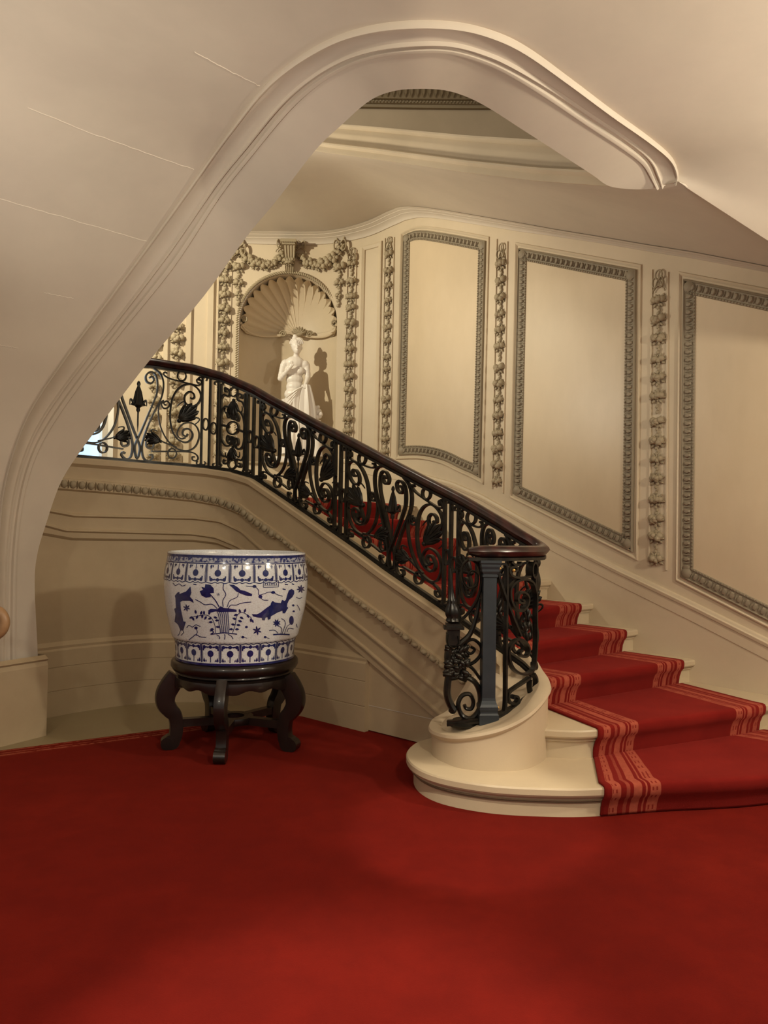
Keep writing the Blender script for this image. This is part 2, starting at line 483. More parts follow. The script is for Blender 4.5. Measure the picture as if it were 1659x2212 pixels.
# shell hinge, scrolls, lip
mb = MB()
hc = npt(0.09, ND - 0.09, ZSP - 0.03)
for k in range(7):
    a = PI * (0.12 + 0.76 * k / 6)
    dv = nT * (-math.cos(a)) + UP * math.sin(a)
    mb.blob(hc + dv * 0.05 + nN * 0.03, dv * 0.06, dv.cross(nN) * 0.018, nN * 0.04, 8, 6)
mb.blob(hc + nN * 0.03, nT * 0.06, UP * 0.03, nN * 0.04)
mb.build('shell_hinge', M['carving'], niche)
def spiral(c, X, Y, r0, r1, a0, turns, n=30):
    return [c + X * ((r0 + (r1 - r0) * i / n) * math.cos(a0 + turns * 2 * PI * i / n)) + Y * ((r0 + (r1 - r0) * i / n) * math.sin(a0 + turns * 2 * PI * i / n)) for i in range(n + 1)]
for sx, cx, cd, cz in ((1, 0.22, ND - 0.12, ZSP - 0.02), (-1, -0.12, ND - 0.10, ZSP - 0.02), (1, NR - 0.04, 0.05, ZSP + 0.02), (-1, -NR + 0.05, 0.06, ZSP + 0.05)):
    mb = MB(); mb.sweep(spiral(npt(cx, cd, cz), nT * -sx, UP, 0.045, 0.008, 0, 1.6), OVAL(0.02, 0.03, 6), nN)
    mb.build('shell_scroll', M['carving'], niche)
mb = MB()
for sx in (-1, 1):
    path = [npt(sx * NR * 0.97 * math.sin(PI / 2 * (1 - t)), 0.06 + (ND - 0.10) * math.sin(PI / 2 * t) - 0.03, ZSP - 0.07 * math.sin(PI * min(1, t * 1.0))) for t in [i / 14 * 0.86 for i in range(15)]]
    mb = MB(); mb.sweep(path, OVAL(0.035, 0.035, 6), UP); mb.build('shell_lip', M['stone'], niche)
pass
# rope border
mb = MB()
rp = [npt(-NR - 0.02, -0.02, ZSILL + (ZSP - ZSILL) * i / 60) for i in range(60)]
rp += [npt((NR + 0.02) * -math.cos(PI * i / 70), -0.02, ZSP + (NR + 0.02) * math.sin(PI * i / 70)) for i in range(71)]
rp += [npt(NR + 0.02, -0.02, ZSP - (ZSP - ZSILL) * (i + 1) / 60) for i in range(60)]
mb.sweep(rp, OVAL(0.034, 0.034, 8), nN)
rr = resample(rp, 190)
for i in range(len(rr) - 1):
    p = rr[i]; t = (rr[i + 1] - rr[i]).normalized(); sd_ = t.cross(nN).normalized()
    ax = (t * 0.6 + sd_ * 0.8).normalized(); bx = ax.cross(nN)
    mb.blob(p, ax * 0.031, bx * 0.012, nN * 0.024, 6, 4)
rs = resample([npt(-NR - 0.02, -0.02, ZSILL), npt(NR + 0.02, -0.02, ZSILL)], 44)
mb.sweep(rs, OVAL(0.034, 0.034, 8), nN)
for p in rs: mb.blob(p, (nT + UP).normalized() * 0.031, (nT - UP).normalized() * 0.012, nN * 0.024, 6, 4)
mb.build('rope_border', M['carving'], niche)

# ------------------------------------------------------------------ cornice of the stair wall
mb = MB(); rows = []
S0, S1 = 0.0, WALL.len
prof = [(0.0, 0.0), (0.015, 0.0), (0.02, 0.12), (0.035, 0.35), (0.07, 0.5), (0.072, 0.56), (0.085, 0.6), (0.095, 0.68), (0.11, 0.72), (0.112, 0.78), (0.13, 0.84), (0.145, 0.92), (0.13, 1.0)]
k_ = 160
for i in range(k_ + 1):
    s = S0 + (S1 - S0) * i / k_
    rows.append([WALL.p3(s, zb(s) + (zt(s) - zb(s)) * f, o) for o, f in prof])
mb.grid(rows); struct(mb.build('trim_1', M['soffit']))

# ------------------------------------------------------------------ far soffit between cornice and the well
WELL = Plan([(4.2, 0.75), (2.84, 2.47), (1.57, 4.10), (0.9, 4.93), (0.3, 5.69), (-0.28, 6.42), (-0.75, 6.95), (-1.3, 7.3), (-2.0, 7.4), (-2.8, 7.1)], 10)
fpx = [(560, 322), (620, 324), (680, 326), (812, 344), (1014, 374), (1166, 392), (1318, 403), (1400, 407), (1465, 392)]
FZ = WELL.line(fpx)
fz = lambda s: interp(FZ, s) if s > FZ[0][0] else FZ[0][1]
sTip = WELL.hit(1465, 392)[0]
def far_pt(i, n, v):
    t = i / n
    s1 = WALL.hit(1720, 600)[0] * 0.5 * (1 - t) + (WALL.len - 1.0) * t
    s2 = sTip * (1 - t) + (WELL.len) * t
    a = WALL.p3(s1, zt(s1), CO); b = WELL.p3(s2, fz(s2))
    p = a.lerp(b, v)
    return p
ridge_tip = WELL.p3(sTip, fz(sTip))
mb = MB(); nn = 60
# match the two curves by plan proximity
wls = []
for i in range(nn + 1):
    s2 = sTip + (WELL.len - sTip) * i / nn
    q = WELL.at(s2) - WELL.nor(s2) * 1.86
    best = min((( WALL.at(x) - q).length, x) for x in [WALL.len * k / 300 for k in range(301)])[1]
    wls.append((s2, best))
for _ in range(6):
    sm = [wls[0]] + [(wls[i][0], (wls[i - 1][1] + wls[i][1] * 2 + wls[i + 1][1]) / 4) for i in range(1, nn)] + [wls[-1]]
    wls = sm
rows = []
for s2, s1 in wls:
    a = WALL.p3(s1, zt(s1), CO - 0.01); b = WELL.p3(s2, fz(s2))
    rows.append([a.lerp(b, v) + UP * (0.10 * math.sin(PI * v)) for v in [j / 8 for j in range(9)]])
# right continuation down to the ridge under the near soffit
RID = [ridge_tip, at_y(1540, 441, 4.35), at_y(1659, 520, 4.5), at_y(1760, 590, 4.6), at_y(1900, 690, 4.7)]
wr = [wls[0][1], WALL.hit(1640, 580)[0] - 0.3, WALL.hit(1730, 600)[0] - 0.4, max(0.3, WALL.hit(1730, 600)[0] - 1.0), 0.0]
pre = []
for q, s1 in zip(RID[1:], wr[1:]):
    s1 = min(s1, wls[0][1] - 0.15 * len(pre) - 0.15)
    a = WALL.p3(s1, zt(s1), CO - 0.01)
    pre.append([a.lerp(q, v) + UP * (0.06 * math.sin(PI * v)) for v in [j / 8 for j in range(9)]])
rows = list(reversed(pre)) + rows
mb.grid(rows); struct(mb.build('ceiling_stair_soffit', M['soffit']))

# fascia of the well's far edge and the wall above it
mb = MB(); rows = []
fprof = [(0, -0.0), (0.012, 0.0), (0.012, 0.055), (0.03, 0.062), (0.045, 0.075), (0.045, 0.09), (0.02, 0.10), (-0.005, 0.11), (-0.01, 0.27), (0.012, 0.275), (0.03, 0.29), (0.03, 0.305), (-0.02, 0.315), (-0.16, 0.33)]
for i in range(81):
    s = sTip + 0.12 + (WELL.len - sTip - 0.12) * i / 80
    g_ = 0.85
    rows.append([WELL.p3(s, fz(s) + z * g_, o) for o, z in fprof])
mb.grid(rows); struct(mb.build('trim_2', M['stone']))
mb = MB(); rows = []
UPW = Plan([(4.6, 7.55), (2.6, 7.8), (1.2, 7.9), (0.4, 7.92), (-0.2, 7.92), (-0.8, 7.92), (-1.6, 7.85), (-2.6, 7.7), (-3.8, 7.3)], 8)
for i in range(61):
    s = UPW.len * i / 60
    q = UPW.at(s); sw = min(range(0, 200), key=lambda k: (WELL.at(WELL.len * k / 199) - q).length) * WELL.len / 199
    zl_ = fz(sw) + 0.2
    rows.append([UPW.p3(s, zl_ + (7.2 - zl_) * v) for v in (0, 0.25, 0.5, 0.75, 1)])
mb.grid(rows); struct(mb.build('wall_upper', M['stone']))
zc = UPW.hit(915, 236)[1]
mb = MB(); rows = []
cprof = [(0, 0), (0.03, 0.0), (0.03, 0.03), (0.05, 0.035), (0.05, 0.06), (0.08, 0.065), (0.2, 0.22), (0.24, 0.24), (0.24, 0.3)]
for i in range(61):
    s = UPW.len * i / 60; rows.append([UPW.p3(s, zc + z, o) for o, z in cprof])
mb.grid(rows)
for i in range(int(UPW.len / 0.062)):
    s = i * 0.062; t = UPW.tan(s); nr_ = UPW.nor(s); d = (UP * 0.72 + nr_ * 0.69)
    mb.blob(UPW.p3(s, zc + 0.14, 0.145), d * 0.095, t * 0.022, d.cross(t) * 0.03, 6, 4)
for i in range(int(UPW.len / 0.035)):
    s = i * 0.035; mb.blob(UPW.p3(s, zc + 0.048, 0.055), UPW.tan(s) * 0.012, UP * 0.014, UPW.nor(s) * 0.014, 5, 4)
struct(mb.build('trim_3', M['carving']))
mb = MB(); mb.poly([(-6, 2.5, 7.2), (6, 2.5, 7.2), (6, 12, 7.2), (-6, 12, 7.2)]); struct(mb.build('ceiling_upper', M['soffit']))  # unseen; added to keep world light from leaking in through the well

# ------------------------------------------------------------------ near soffit: great curved arch edge
E = [(85, 1592, 5.5), (82, 1425, 5.5), (75, 1270, 5.5), (80, 1200, 5.5), (100, 1130, 5.5), (130, 1045, 5.5), (170, 980, 5.5), (235, 893, 5.5), (330, 770, 5.45), (440, 640, 5.25), (530, 515, 4.95), (600, 430, 4.55),
     (680, 326, 4.05), (740, 268, 3.8), (795, 220, 3.60), (845, 198, 3.45), (900, 192, 3.40), (960, 195, 3.42), (1010, 210, 3.5), (1060, 236, 3.58), (1130, 281, 3.72), (1220, 339, 3.95), (1280, 378, 4.12), (1316, 402, 4.22), (1370, 409, 4.25), (1420, 407, 4.22)]
M2 = [(31, 1592, 5.36), (30, 1425, 5.36), (30, 1310, 5.36), (33, 1200, 5.36), (45, 1090, 5.36), (68, 1000, 5.36), (105, 925, 5.36), (170, 830, 5.34), (262, 712, 5.3), (372, 575, 5.08), (470, 425, 4.72), (540, 335, 4.3),
      (618, 240, 3.85), (680, 182, 3.6), (745, 142, 3.40), (815, 118, 3.22), (895, 108, 3.12), (970, 109, 3.12), (1040, 128, 3.18), (1100, 155, 3.26), (1180, 204, 3.42), (1270, 265, 3.66), (1345, 315, 3.88), (1390, 351, 4.05), (1409, 385, 4.16), (1420, 406, 4.20)]
M1 = [(9, 1592, 5.31), (8, 1425, 5.31), (10, 1310, 5.31), (14, 1190, 5.31), (28, 1075, 5.31), (52, 985, 5.31), (90, 905, 5.31), (155, 812, 5.29), (248, 695, 5.25), (360, 548, 5.02), (462, 402, 4.65), (530, 318, 4.25),
      (605, 226, 3.8), (668, 170, 3.55), (735, 129, 3.35), (810, 104, 3.17), (893, 93, 3.07), (975, 94, 3.07), (1048, 113, 3.13), (1108, 140, 3.21), (1190, 189, 3.38), (1280, 250, 3.62), (1358, 302, 3.84), (1405, 342, 4.02), (1424, 380, 4.14), (1432, 404, 4.19)]
M0 = [(-14, 1592, 5.2), (-14, 1425, 5.2), (-12, 1310, 5.2), (-8, 1180, 5.2), (4, 1060, 5.2), (30, 965, 5.2), (66, 882, 5.2), (132, 782, 5.18), (222, 660, 5.13), (332, 510, 4.9), (436, 365, 4.5), (498, 280, 4.12),
      (562, 196, 3.7), (625, 138, 3.45), (705, 88, 3.22), (790, 58, 3.05), (885, 45, 2.95), (985, 48, 2.95), (1068, 68, 3.0), (1140, 103, 3.1), (1230, 168, 3.28), (1325, 240, 3.52), (1405, 298, 3.78), (1450, 338, 3.98), (1465, 372, 4.1), (1462, 392, 4.14)]
EP, M2P, M1P, M0P = [[at_y(*q) for q in L] for L in (E, M2, M1, M0)]
NS = 150
EC, M2C, M1C, M0C = [catmull(P, 6) for P in (EP, M2P, M1P, M0P)]
mb = MB(); rows = []; spine = []
for e, b2, b1, b0 in zip(EC, M2C, M1C, M0C):
    ax = (e - b0); w = ax.length
    rows.append((e, b2, b1, b0))
NL = len(rows)
outv = []
for i in range(NL):
    t = i / (NL - 1)
    ang = interp([(0, 205), (0.3, 208), (0.42, 230), (0.62, 268), (0.78, 300), (0.92, 345), (1.0, 385)], t)
    dz = interp([(0, 0), (0.3, 0.0), (0.42, 0.03), (0.62, 0.05), (0.85, 0.0), (1, -0.28)], t)
    outv.append(Vector((math.cos(math.radians(ang)), math.sin(math.radians(ang)), dz)))
def nrm(i):
    a = rows[max(i - 1, 0)]; b = rows[min(i + 1, NL - 1)]
    t = (b[0] - a[0]).normalized(); s_ = (rows[i][3] - rows[i][0])
    q = t.cross(s_).normalized()
    c = rows[i][1]
    return q if q.dot(EYE - c) > 0 else -q
NRM = [nrm(i) for i in range(NL)]
for _ in range(4):
    NRM = [(NRM[max(i - 1, 0)] + NRM[i] + NRM[min(i + 1, NL - 1)]).normalized() for i in range(NL)]
band, sheet, pier = [], [], []
for i in range(NL):
    e, b2, b1, b0 = rows[i]; nv = NRM[i]
    L = lambda a, b, f, h: a.lerp(b, f) + nv * h
    band.append([e + (b0 - e) * -0.05 - nv * 0.35, e - nv * 0.02, e, L(e, b2, 0.5, 0), L(e, b2, 0.95, 0), L(e, b2, 0.97, 0.012), b2 + nv * 0.014, L(b2, b1, 0.25, 0.012), L(b2, b1, 0.35, -0.004), L(b2, b1, 0.75, -0.004), L(b2, b1, 0.85, 0.012), b1 + nv * 0.014,
                 L(b1, b0, 0.06, 0.0), L(b1, b0, 0.25, -0.006), L(b1, b0, 0.45, -0.006), L(b1, b0, 0.65, 0.001), L(b1, b0, 0.84, 0.012), L(b1, b0, 0.88, 0.014), L(b1, b0, 0.90, 0.024), L(b1, b0, 0.95, 0.027), L(b1, b0, 0.99, 0.020), L(b1, b0, 1.0, -0.002)])
    st = [band[-1][-1]]
    for k, d in enumerate((0.12, 0.35, 0.7, 1.2, 1.9, 2.8, 4.2)):
        st.append(b0 + outv[i] * d)
    sheet.append(st)
mb.grid(band); struct(mb.build('trim_4', M['soffit']))
mb = MB(); mb.grid(sheet); struct(mb.build('ceiling', M['soffit']))
# masonry seams on the soffit: thin raised mortar lines
mb = MB()
def seam(pxs, w=0.0045):
    # project on the sheet by ray casting against its quads
    from mathutils.geometry import intersect_ray_tri
    pts = []
    for x, y in pxs:
        d = ray(x, y); best = None
        for i in range(NL - 1):
            for j in range(7):
                a, b, c, q = sheet[i][j], sheet[i + 1][j], sheet[i + 1][j + 1], sheet[i][j + 1]
                for tri in ((a, b, c), (a, c, q)):
                    h = intersect_ray_tri(*tri, d, EYE, True)
                    if h is not None and (best is None or (h - EYE).length < best): best = (h - EYE).length
        if best: pts.append(EYE + d.normalized() * (best - 0.001))
    if len(pts) > 1:
        mb.sweep(pts, RECT(w, 0.002), [(EYE - p).normalized() for p in pts])
def jit(pts, n=26):
    P = resample([Vector((x, y, 0)) for x, y in pts], n)
    return [(p.x + random.uniform(-1, 1), p.y + random.uniform(-1, 1)) for p in P]
seam(jit([(0, 430), (60, 447), (180, 482), (330, 525)])); seam(jit([(60, 232), (190, 285), (330, 335), (435, 372)]))
seam(jit([(420, 112), (490, 150), (562, 186)])); seam(jit([(0, 745), (40, 752)]), 0.005); seam(jit([(95, 632), (160, 645)]), 0.004)
struct(mb.build('trim_5', M['seam']))
# pier plinth
mb = MB()
for z0, z1, o in ((0.0, 0.56, 0.035),):
    a, b = EP[0], M0P[0]
    d = (b - a); d.z = 0; d.normalize(); nv = Vector((-d.y, d.x, 0))
    if nv.dot(EYE - a) < 0: nv = -nv
    rows_ = []
    for p, oo in ((a - d * 0.03, -0.4), (a - d * 0.03, o), (b + d * 1.2, o)):
        rows_.append([Vector((p.x, p.y, 0)) + nv * oo + UP * z for z in (0, 0.20, 0.205, 0.21, 0.40, 0.405, 0.41, 0.5)] + [Vector((p.x, p.y, 0)) + nv * (oo - 0.012) + UP * 0.53, Vector((p.x, p.y, 0)) + nv * (oo + 0.004) + UP * 0.545, Vector((p.x, p.y, 0)) + nv * (oo - 0.035) + UP * 0.57])
    mb.grid(rows_)
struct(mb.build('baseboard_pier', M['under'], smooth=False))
# ------------------------------------------------------------------ string wall below stair and landing
T_px = [(60, 981), (165, 990), (230, 995), (300, 1001), (380, 1007), (450, 1013), (500, 1020), (550, 1034), (603, 1069), (650, 1101), (714, 1145), (780, 1191), (837, 1233), (900, 1276), (960, 1317), (1050, 1383), (1123, 1435), (1150, 1457)]
O_px = [(60, 1030), (130, 1036), (200, 1042), (271, 1048), (350, 1056), (420, 1063), (480, 1073), (530, 1092), (565, 1117), (600, 1141), (684, 1207), (768, 1275), (852, 1336), (959, 1418), (1010, 1456)]
A_px = [(60, 1098), (105, 1104), (153, 1113), (280, 1116), (420, 1119), (480, 1126), (530, 1148), (570, 1182), (610, 1215), (663, 1256), (796, 1359), (962, 1494), (1000, 1524)]
B_px = [(60, 1126), (98, 1135), (136, 1145), (280, 1149), (420, 1153), (470, 1160), (520, 1180), (565, 1213), (610, 1250), (659, 1290), (796, 1398), (976, 1555)]
C_px = [(60, 1148), (97, 1154), (153, 1164), (280, 1166), (420, 1168), (470, 1174), (520, 1194), (565, 1228), (610, 1265), (659, 1305), (796, 1424), (956, 1561)]
LT, LO, LA, LB, LC = [UNDER.line(L) for L in (T_px, O_px, A_px, B_px, C_px)]
ex = lambda L: (lambda s: interp(L, s) if s > L[0][0] else L[0][1] + (s - L[0][0]) * 0.53)
zT, zO, zA, zB, zC = [ex(L) for L in (LT, LO, LA, LB, LC)]
sUL, sUR = UNDER.len, 0.0
mb = MB(); rows = []; orn = []
nU = 150
for i in range(nU + 1):
    s = 0.24 + (UNDER.len - 0.24) * i / nU
    t, o_, a, b, c = zT(s), zO(s), zA(s), zB(s), zC(s)
    oh = 0.045 if s < UNDER.len * 0.45 else 0.075
    a = min(a, o_ - oh - 0.03); b = min(b, a - 0.05); c = min(c, b - 0.03)
    lim = lambda z: max(z, 0.02)
    prof = [(-0.20, t - 0.95), (-0.20, t - 0.012), (-0.195, t), (0.085, t), (0.095, t - 0.012), (0.095, t - 0.05), (0.075, t - 0.062), (0.06, t - 0.075), (0.06, o_ + 0.012), (0.085, o_ + 0.006), (0.085, o_ - oh), (0.055, o_ - oh - 0.014),
            (0.05, a + 0.016), (0.066, a + 0.006), (0.066, a - 0.006), (0.04, a - 0.018), (0.04, b + 0.016), (0.056, b + 0.006), (0.056, b - 0.006), (0.032, b - 0.018), (0.032, c + 0.008), (0.022, c), (0.0, c - 0.012), (0.0, min(0.3, c - 0.05)), (0.0, 0.0)]
    rows.append([UNDER.p3(s, lim(z) if z > 0 or k > 2 else 0.0, o) for k, (o, z) in enumerate(prof)])
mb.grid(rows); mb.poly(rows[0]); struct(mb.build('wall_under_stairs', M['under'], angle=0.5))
# egg and leaf carving along the string
mb = MB(); s = 0.35
while s < UNDER.len - 0.2:
    slope = (zO(s + 0.03) - zO(s - 0.03)) / 0.06
    t = (UNDER.tan(s) + UP * slope).normalized(); nr_ = UNDER.nor(s); u = nr_.cross(t)
    oh = 0.045 if s < UNDER.len * 0.45 else 0.075
    p = UNDER.p3(s, zO(s) - oh * 0.48, 0.09)
    mb.blob(p, t * 0.030, u * oh * 0.46, nr_ * 0.026, 7, 5)
    q = UNDER.p3(s + 0.04, zO(s + 0.04) - oh * 0.5, 0.088)
    mb.blob(q, t * 0.007, u * oh * 0.5, nr_ * 0.018, 5, 4)
    s += 0.08
struct(mb.build('trim_6', M['carving']))
# base plinth of the recessed wall
sJ = UNDER.hit(797, 1500)[0]
mb = MB(); rows = []
pr = [(0.0, 0.0), (0.045, 0.0), (0.045, 0.19), (0.040, 0.193), (0.040, 0.197), (0.045, 0.2), (0.045, 0.375), (0.040, 0.378), (0.040, 0.382), (0.045, 0.385), (0.045, 0.51), (0.030, 0.525), (0.034, 0.545), (0.012, 0.565), (0.0, 0.575)]
for i in range(81):
    s = sJ + (UNDER.len - sJ) * i / 80
    rows.append([UNDER.p3(s, z, o) for o, z in pr])
mb.grid(rows)
mb.poly([UNDER.p3(sJ, z, o) for o, z in pr] )
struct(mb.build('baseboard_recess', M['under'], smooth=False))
mb = MB()
rows = [[UNDER.p3(s_, 0.2 + dz, 0.003) for s_ in [0.3 + (sJ - 0.3) * i / 10 for i in range(11)]] for dz in (0, 0.006)]
mb.grid(rows); struct(mb.build('trim_7', M['seam']))

# ------------------------------------------------------------------ landing floor
mb = MB()
ZL = RISE * 10
ring = [UNDER.p3(s, ZL, -0.12) for s in [sJ + 1.35 + (UNDER.len - sJ - 1.35) * i / 20 for i in range(21)]]
ring2 = [WALL.p3(s, ZL, 0.0) for s in [WALL.hit(905, 1000)[0] + (WALL.len - WALL.hit(905, 1000)[0]) * i / 20 for i in range(21)]]
mb.grid([ring, ring2]); struct(mb.build('floor_landing', M['step'], smooth=False))

# ------------------------------------------------------------------ staircase
stair = empty('staircase', (1.5, 5.0, 0), 'pale stone staircase rising from the red hall to the landing below the statue', 'staircase')
N1 = [(0.33, 4.97), (0.22, 4.84), (0.155, 4.62), (0.187, 4.38), (0.315, 4.19), (0.56, 4.06), (0.84, 4.02), (1.116, 4.03), (1.49, 4.12), (2.1, 4.24), (2.75, 4.52), (3.28, 4.99)]
N2 = [(0.55, 4.90), (0.52, 4.85), (0.52, 4.80), (0.55, 4.75), (0.60, 4.70), (0.72, 4.62), (0.95, 4.52), (1.22, 4.51), (1.55, 4.69), (2.0, 4.91), (2.53, 5.19), (2.87, 5.50)]
Rk = lambda k: wp({3: 0.0, 4: 0.51, 5: 0.958, 6: 1.427, 7: 1.92, 8: 2.41, 9: 2.92, 10: 3.38}[k])
def Lk(k):
    t = (k - 4.9) * 0.336 / 1.0
    return (0.37 - 0.75 * t, 5.32 + 0.66 * t)
NO = {1: catmull([Vector((x, y, 0)) for x, y in N1], 6), 2: catmull([Vector((x, y, 0)) for x, y in N2], 6)}
NPT = len(NO[1])
for k in range(3, 11):
    a, b = Vector((*Lk(k), 0)), Vector((*Rk(k), 0))
    NO[k] = [a.lerp(b, i / (NPT - 1)) for i in range(NPT)]
for k in range(1, 11):
    mb = MB(); rows = []
    P = NO[k]; z = RISE * k
    Q = NO[k + 1] if k < 10 else None
    for i in range(NPT):
        t = (P[min(i + 1, NPT - 1)] - P[max(i - 1, 0)]).normalized(); bk = Vector((-t.y, t.x, 0))   # points up the stair
        if Q: back = Q[i] + bk * 0.05
        else: back = P[i] + bk * 0.45
        f = lambda o, zz: Vector((P[i].x, P[i].y, zz)) + bk * o
        zl = z - RISE
        rows.append([Vector((back.x, back.y, z)), f(0.02, z), f(0.006, z - 0.003), f(0.0, z - 0.012), f(0.0, z - 0.04), f(0.006, z - 0.05), f(0.022, z - 0.052), f(0.022, z - 0.062), f(0.03, z - 0.064), f(0.03, z - 0.074), f(0.042, z - 0.080), f(0.042, z - 0.086), f(0.046, z - 0.088), f(0.046, zl - 0.002)])
    mb.grid(rows)
    for e_ in (0, NPT - 1): mb.poly(rows[e_])
    mb.build('stone_step', M['step'], stair, angle=0.5)
# curtail drum
D0 = [(0.306, 4.58), (0.371, 4.42), (0.477, 4.31), (0.667, 4.28), (0.832, 4.34), (0.966, 4.53), (1.01, 4.70), (1.01, 4.88), (0.97, 5.06), (0.80, 5.14), (0.6, 5.02), (0.45, 4.92), (0.335, 4.77)]
DZ = [0.335, 0.345, 0.372, 0.425, 0.497, 0.572, 0.60, 0.63, 0.70, 0.74, 0.58, 0.38, 0.345]
DP = catmull([Vector((x, y, z)) for (x, y), z in zip(D0, DZ)], 6, closed=True)
cen = Vector((0.64, 4.64, 0.42))
mb = MB(); rows = []
for p in DP:
    o = Vector((p.x - cen.x, p.y - cen.y, 0)); u = o.normalized()
    f = lambda d, z: Vector((p.x, p.y, z)) + u * d
    rows.append([f(0, RISE - 0.01), f(0, p.z - 0.045), f(0.012, p.z - 0.035), f(0.02, p.z - 0.02), f(0.014, p.z - 0.004), f(-0.01, p.z), f(-0.05, p.z), f(-0.06, p.z - 0.004)] + [Vector((p.x, p.y, p.z)).lerp(cen, v) for v in (0.3, 0.6, 0.99)])
mb.grid(rows, close_v=True)
mb.build('curtail_drum', M['drum'], stair, angle=0.6)
mb = MB()
for dz in (0.074, 0.088):
    path = [Vector((p.x, p.y, RISE - dz)) for p in NO[1][2:44]]
    pp = []
    for i, p in enumerate(path):
        t = (path[min(i + 1, len(path) - 1)] - path[max(i - 1, 0)]).normalized(); pp.append(p + Vector((-t.y, t.x, 0)) * (0.0285 if dz < 0.08 else 0.041))
    mb.sweep(pp, RECT(0.006, 0.005), UP)
mb.build('nosing_joint', M['joint'], stair)
# skirting along the stair wall
sk = [(700, 988), (760, 992), (860, 1008), (912, 1023), (980, 1041), (1045, 1069), (1120, 1111), (1204, 1158), (1340, 1225), (1500, 1300), (1659, 1378), (1760, 1432)]
SK = WALL.line(sk)
s_max = WALL.hit(735, 985)[0]
mb = MB(); rows = []
for i in range(101):
    s = 0.2 + (s_max - 0.2) * i / 100
    z = interp(SK, s) if s > SK[0][0] else SK[0][1] + (s - SK[0][0]) * 0.5
    rows.append([WALL.p3(s, zz, o) for zz, o in ((0, 0.03), (z - 0.2, 0.03), (z - 0.155, 0.03), (z - 0.15, 0.036), (z - 0.06, 0.036), (z - 0.055, 0.045), (z - 0.03, 0.05), (z - 0.022, 0.035), (z - 0.006, 0.03), (z, 0.0))])
mb.grid(rows); struct(mb.build('baseboard_right', M['stone'], angle=0.5))

# ------------------------------------------------------------------ stair runner
mb = MB(); cols = []; uvc = []
NC_ = 60
def edge_pts(k):
    """left and right parameter on nosing k (fraction of point index)"""
    P = NO[k]
    def near(px, py, z):
        q = at_z(px, py, z); q.z = 0
        return min(range(len(P)), key=lambda i: (P[i] - q).length)
    if k == 1: return near(1290, 1697, RISE) / (NPT - 1), (NPT - 1 - 2) / (NPT - 1)
    if k == 2: return near(1275, 1567, 2 * RISE) / (NPT - 1), (NPT - 1 - 5) / (NPT - 1)
    f = (k - 3) / 7
    return 0.14 + 0.03 * f, 0.905 - 0.055 * f
def onN(k, u):
    P = NO[k]; x = u * (NPT - 1); i = min(int(x), NPT - 2); return P[i].lerp(P[i + 1], x - i)
def tanN(k, u):
    a, b = onN(k, max(0, u - 0.02)), onN(k, min(1, u + 0.02)); t = (b - a).normalized(); return Vector((-t.y, t.x, 0))
rows = []; uv = []
# widths
def widths(k):
    uL, uR = edge_pts(k); us = [uL + (uR - uL) * j / NC_ for j in range(NC_ + 1)]
    P = [onN(k, u) for u in us]; L = [0]
    for a, b in zip(P, P[1:]): L.append(L[-1] + (b - a).length)
    return us, L
TH = 0.013
vv = 0.0
for k in range(1, 11):
    us, L = widths(k); z = RISE * k; zl = z - RISE
    for o, zz in ((0.034, zl + 0.004), (0.030, zl + 0.03), (0.026, zl + 0.06), (0.010, z - 0.075), (-0.008, z - 0.055), (-TH, z - 0.03), (-TH, z - 0.008), (-0.006, z + TH * 0.5), (0.012, z + TH), (0.06, z + TH)):
        row = []; uvr = []
        for j, u in enumerate(us):
            p = onN(k, u) + tanN(k, u) * o; row.append(Vector((p.x, p.y, zz + (0.012 if k == 1 and zz < 0.01 else 0)))); uvr.append((min(L[j], L[-1] - L[j]), vv))
        rows.append(row); uv.append(uvr); vv += 0.03
    nxt = min(k + 1, 10)
    if k < 10:
        us2, L2 = widths(k + 1)
        for fr in (0.25, 0.5, 0.75, 0.95):
            row, uvr = [], []
            for j in range(NC_ + 1):
                a = onN(k, us[j]) + tanN(k, us[j]) * 0.06; b = onN(k + 1, us2[j]) + tanN(k + 1, us2[j]) * 0.034
                p = a.lerp(b, fr); row.append(Vector((p.x, p.y, z + TH)))
                l0 = min(L[j], L[-1] - L[j]); l1 = min(L2[j], L2[-1] - L2[j]); uvr.append((l0 + (l1 - l0) * fr, vv))
            rows.append(row); uv.append(uvr); vv += 0.085
    else:
        row, uvr = [], []
        for j in range(NC_ + 1):
            p = onN(k, us[j]) + tanN(k, us[j]) * 0.5; row.append(Vector((p.x, p.y, z + TH))); uvr.append((min(L[j], L[-1] - L[j]), vv))
        rows.append(row); uv.append(uvr)
mb.grid(rows, uvs=uv)
ro = mb.build('stair_runner', M['runner'], angle=1.2)
sol = ro.modifiers.new('thick', 'SOLIDIFY'); sol.thickness = 0.011; sol.offset = -1
tag(ro, 'red stair runner with pink striped borders covering the stone steps', 'stair carpet')
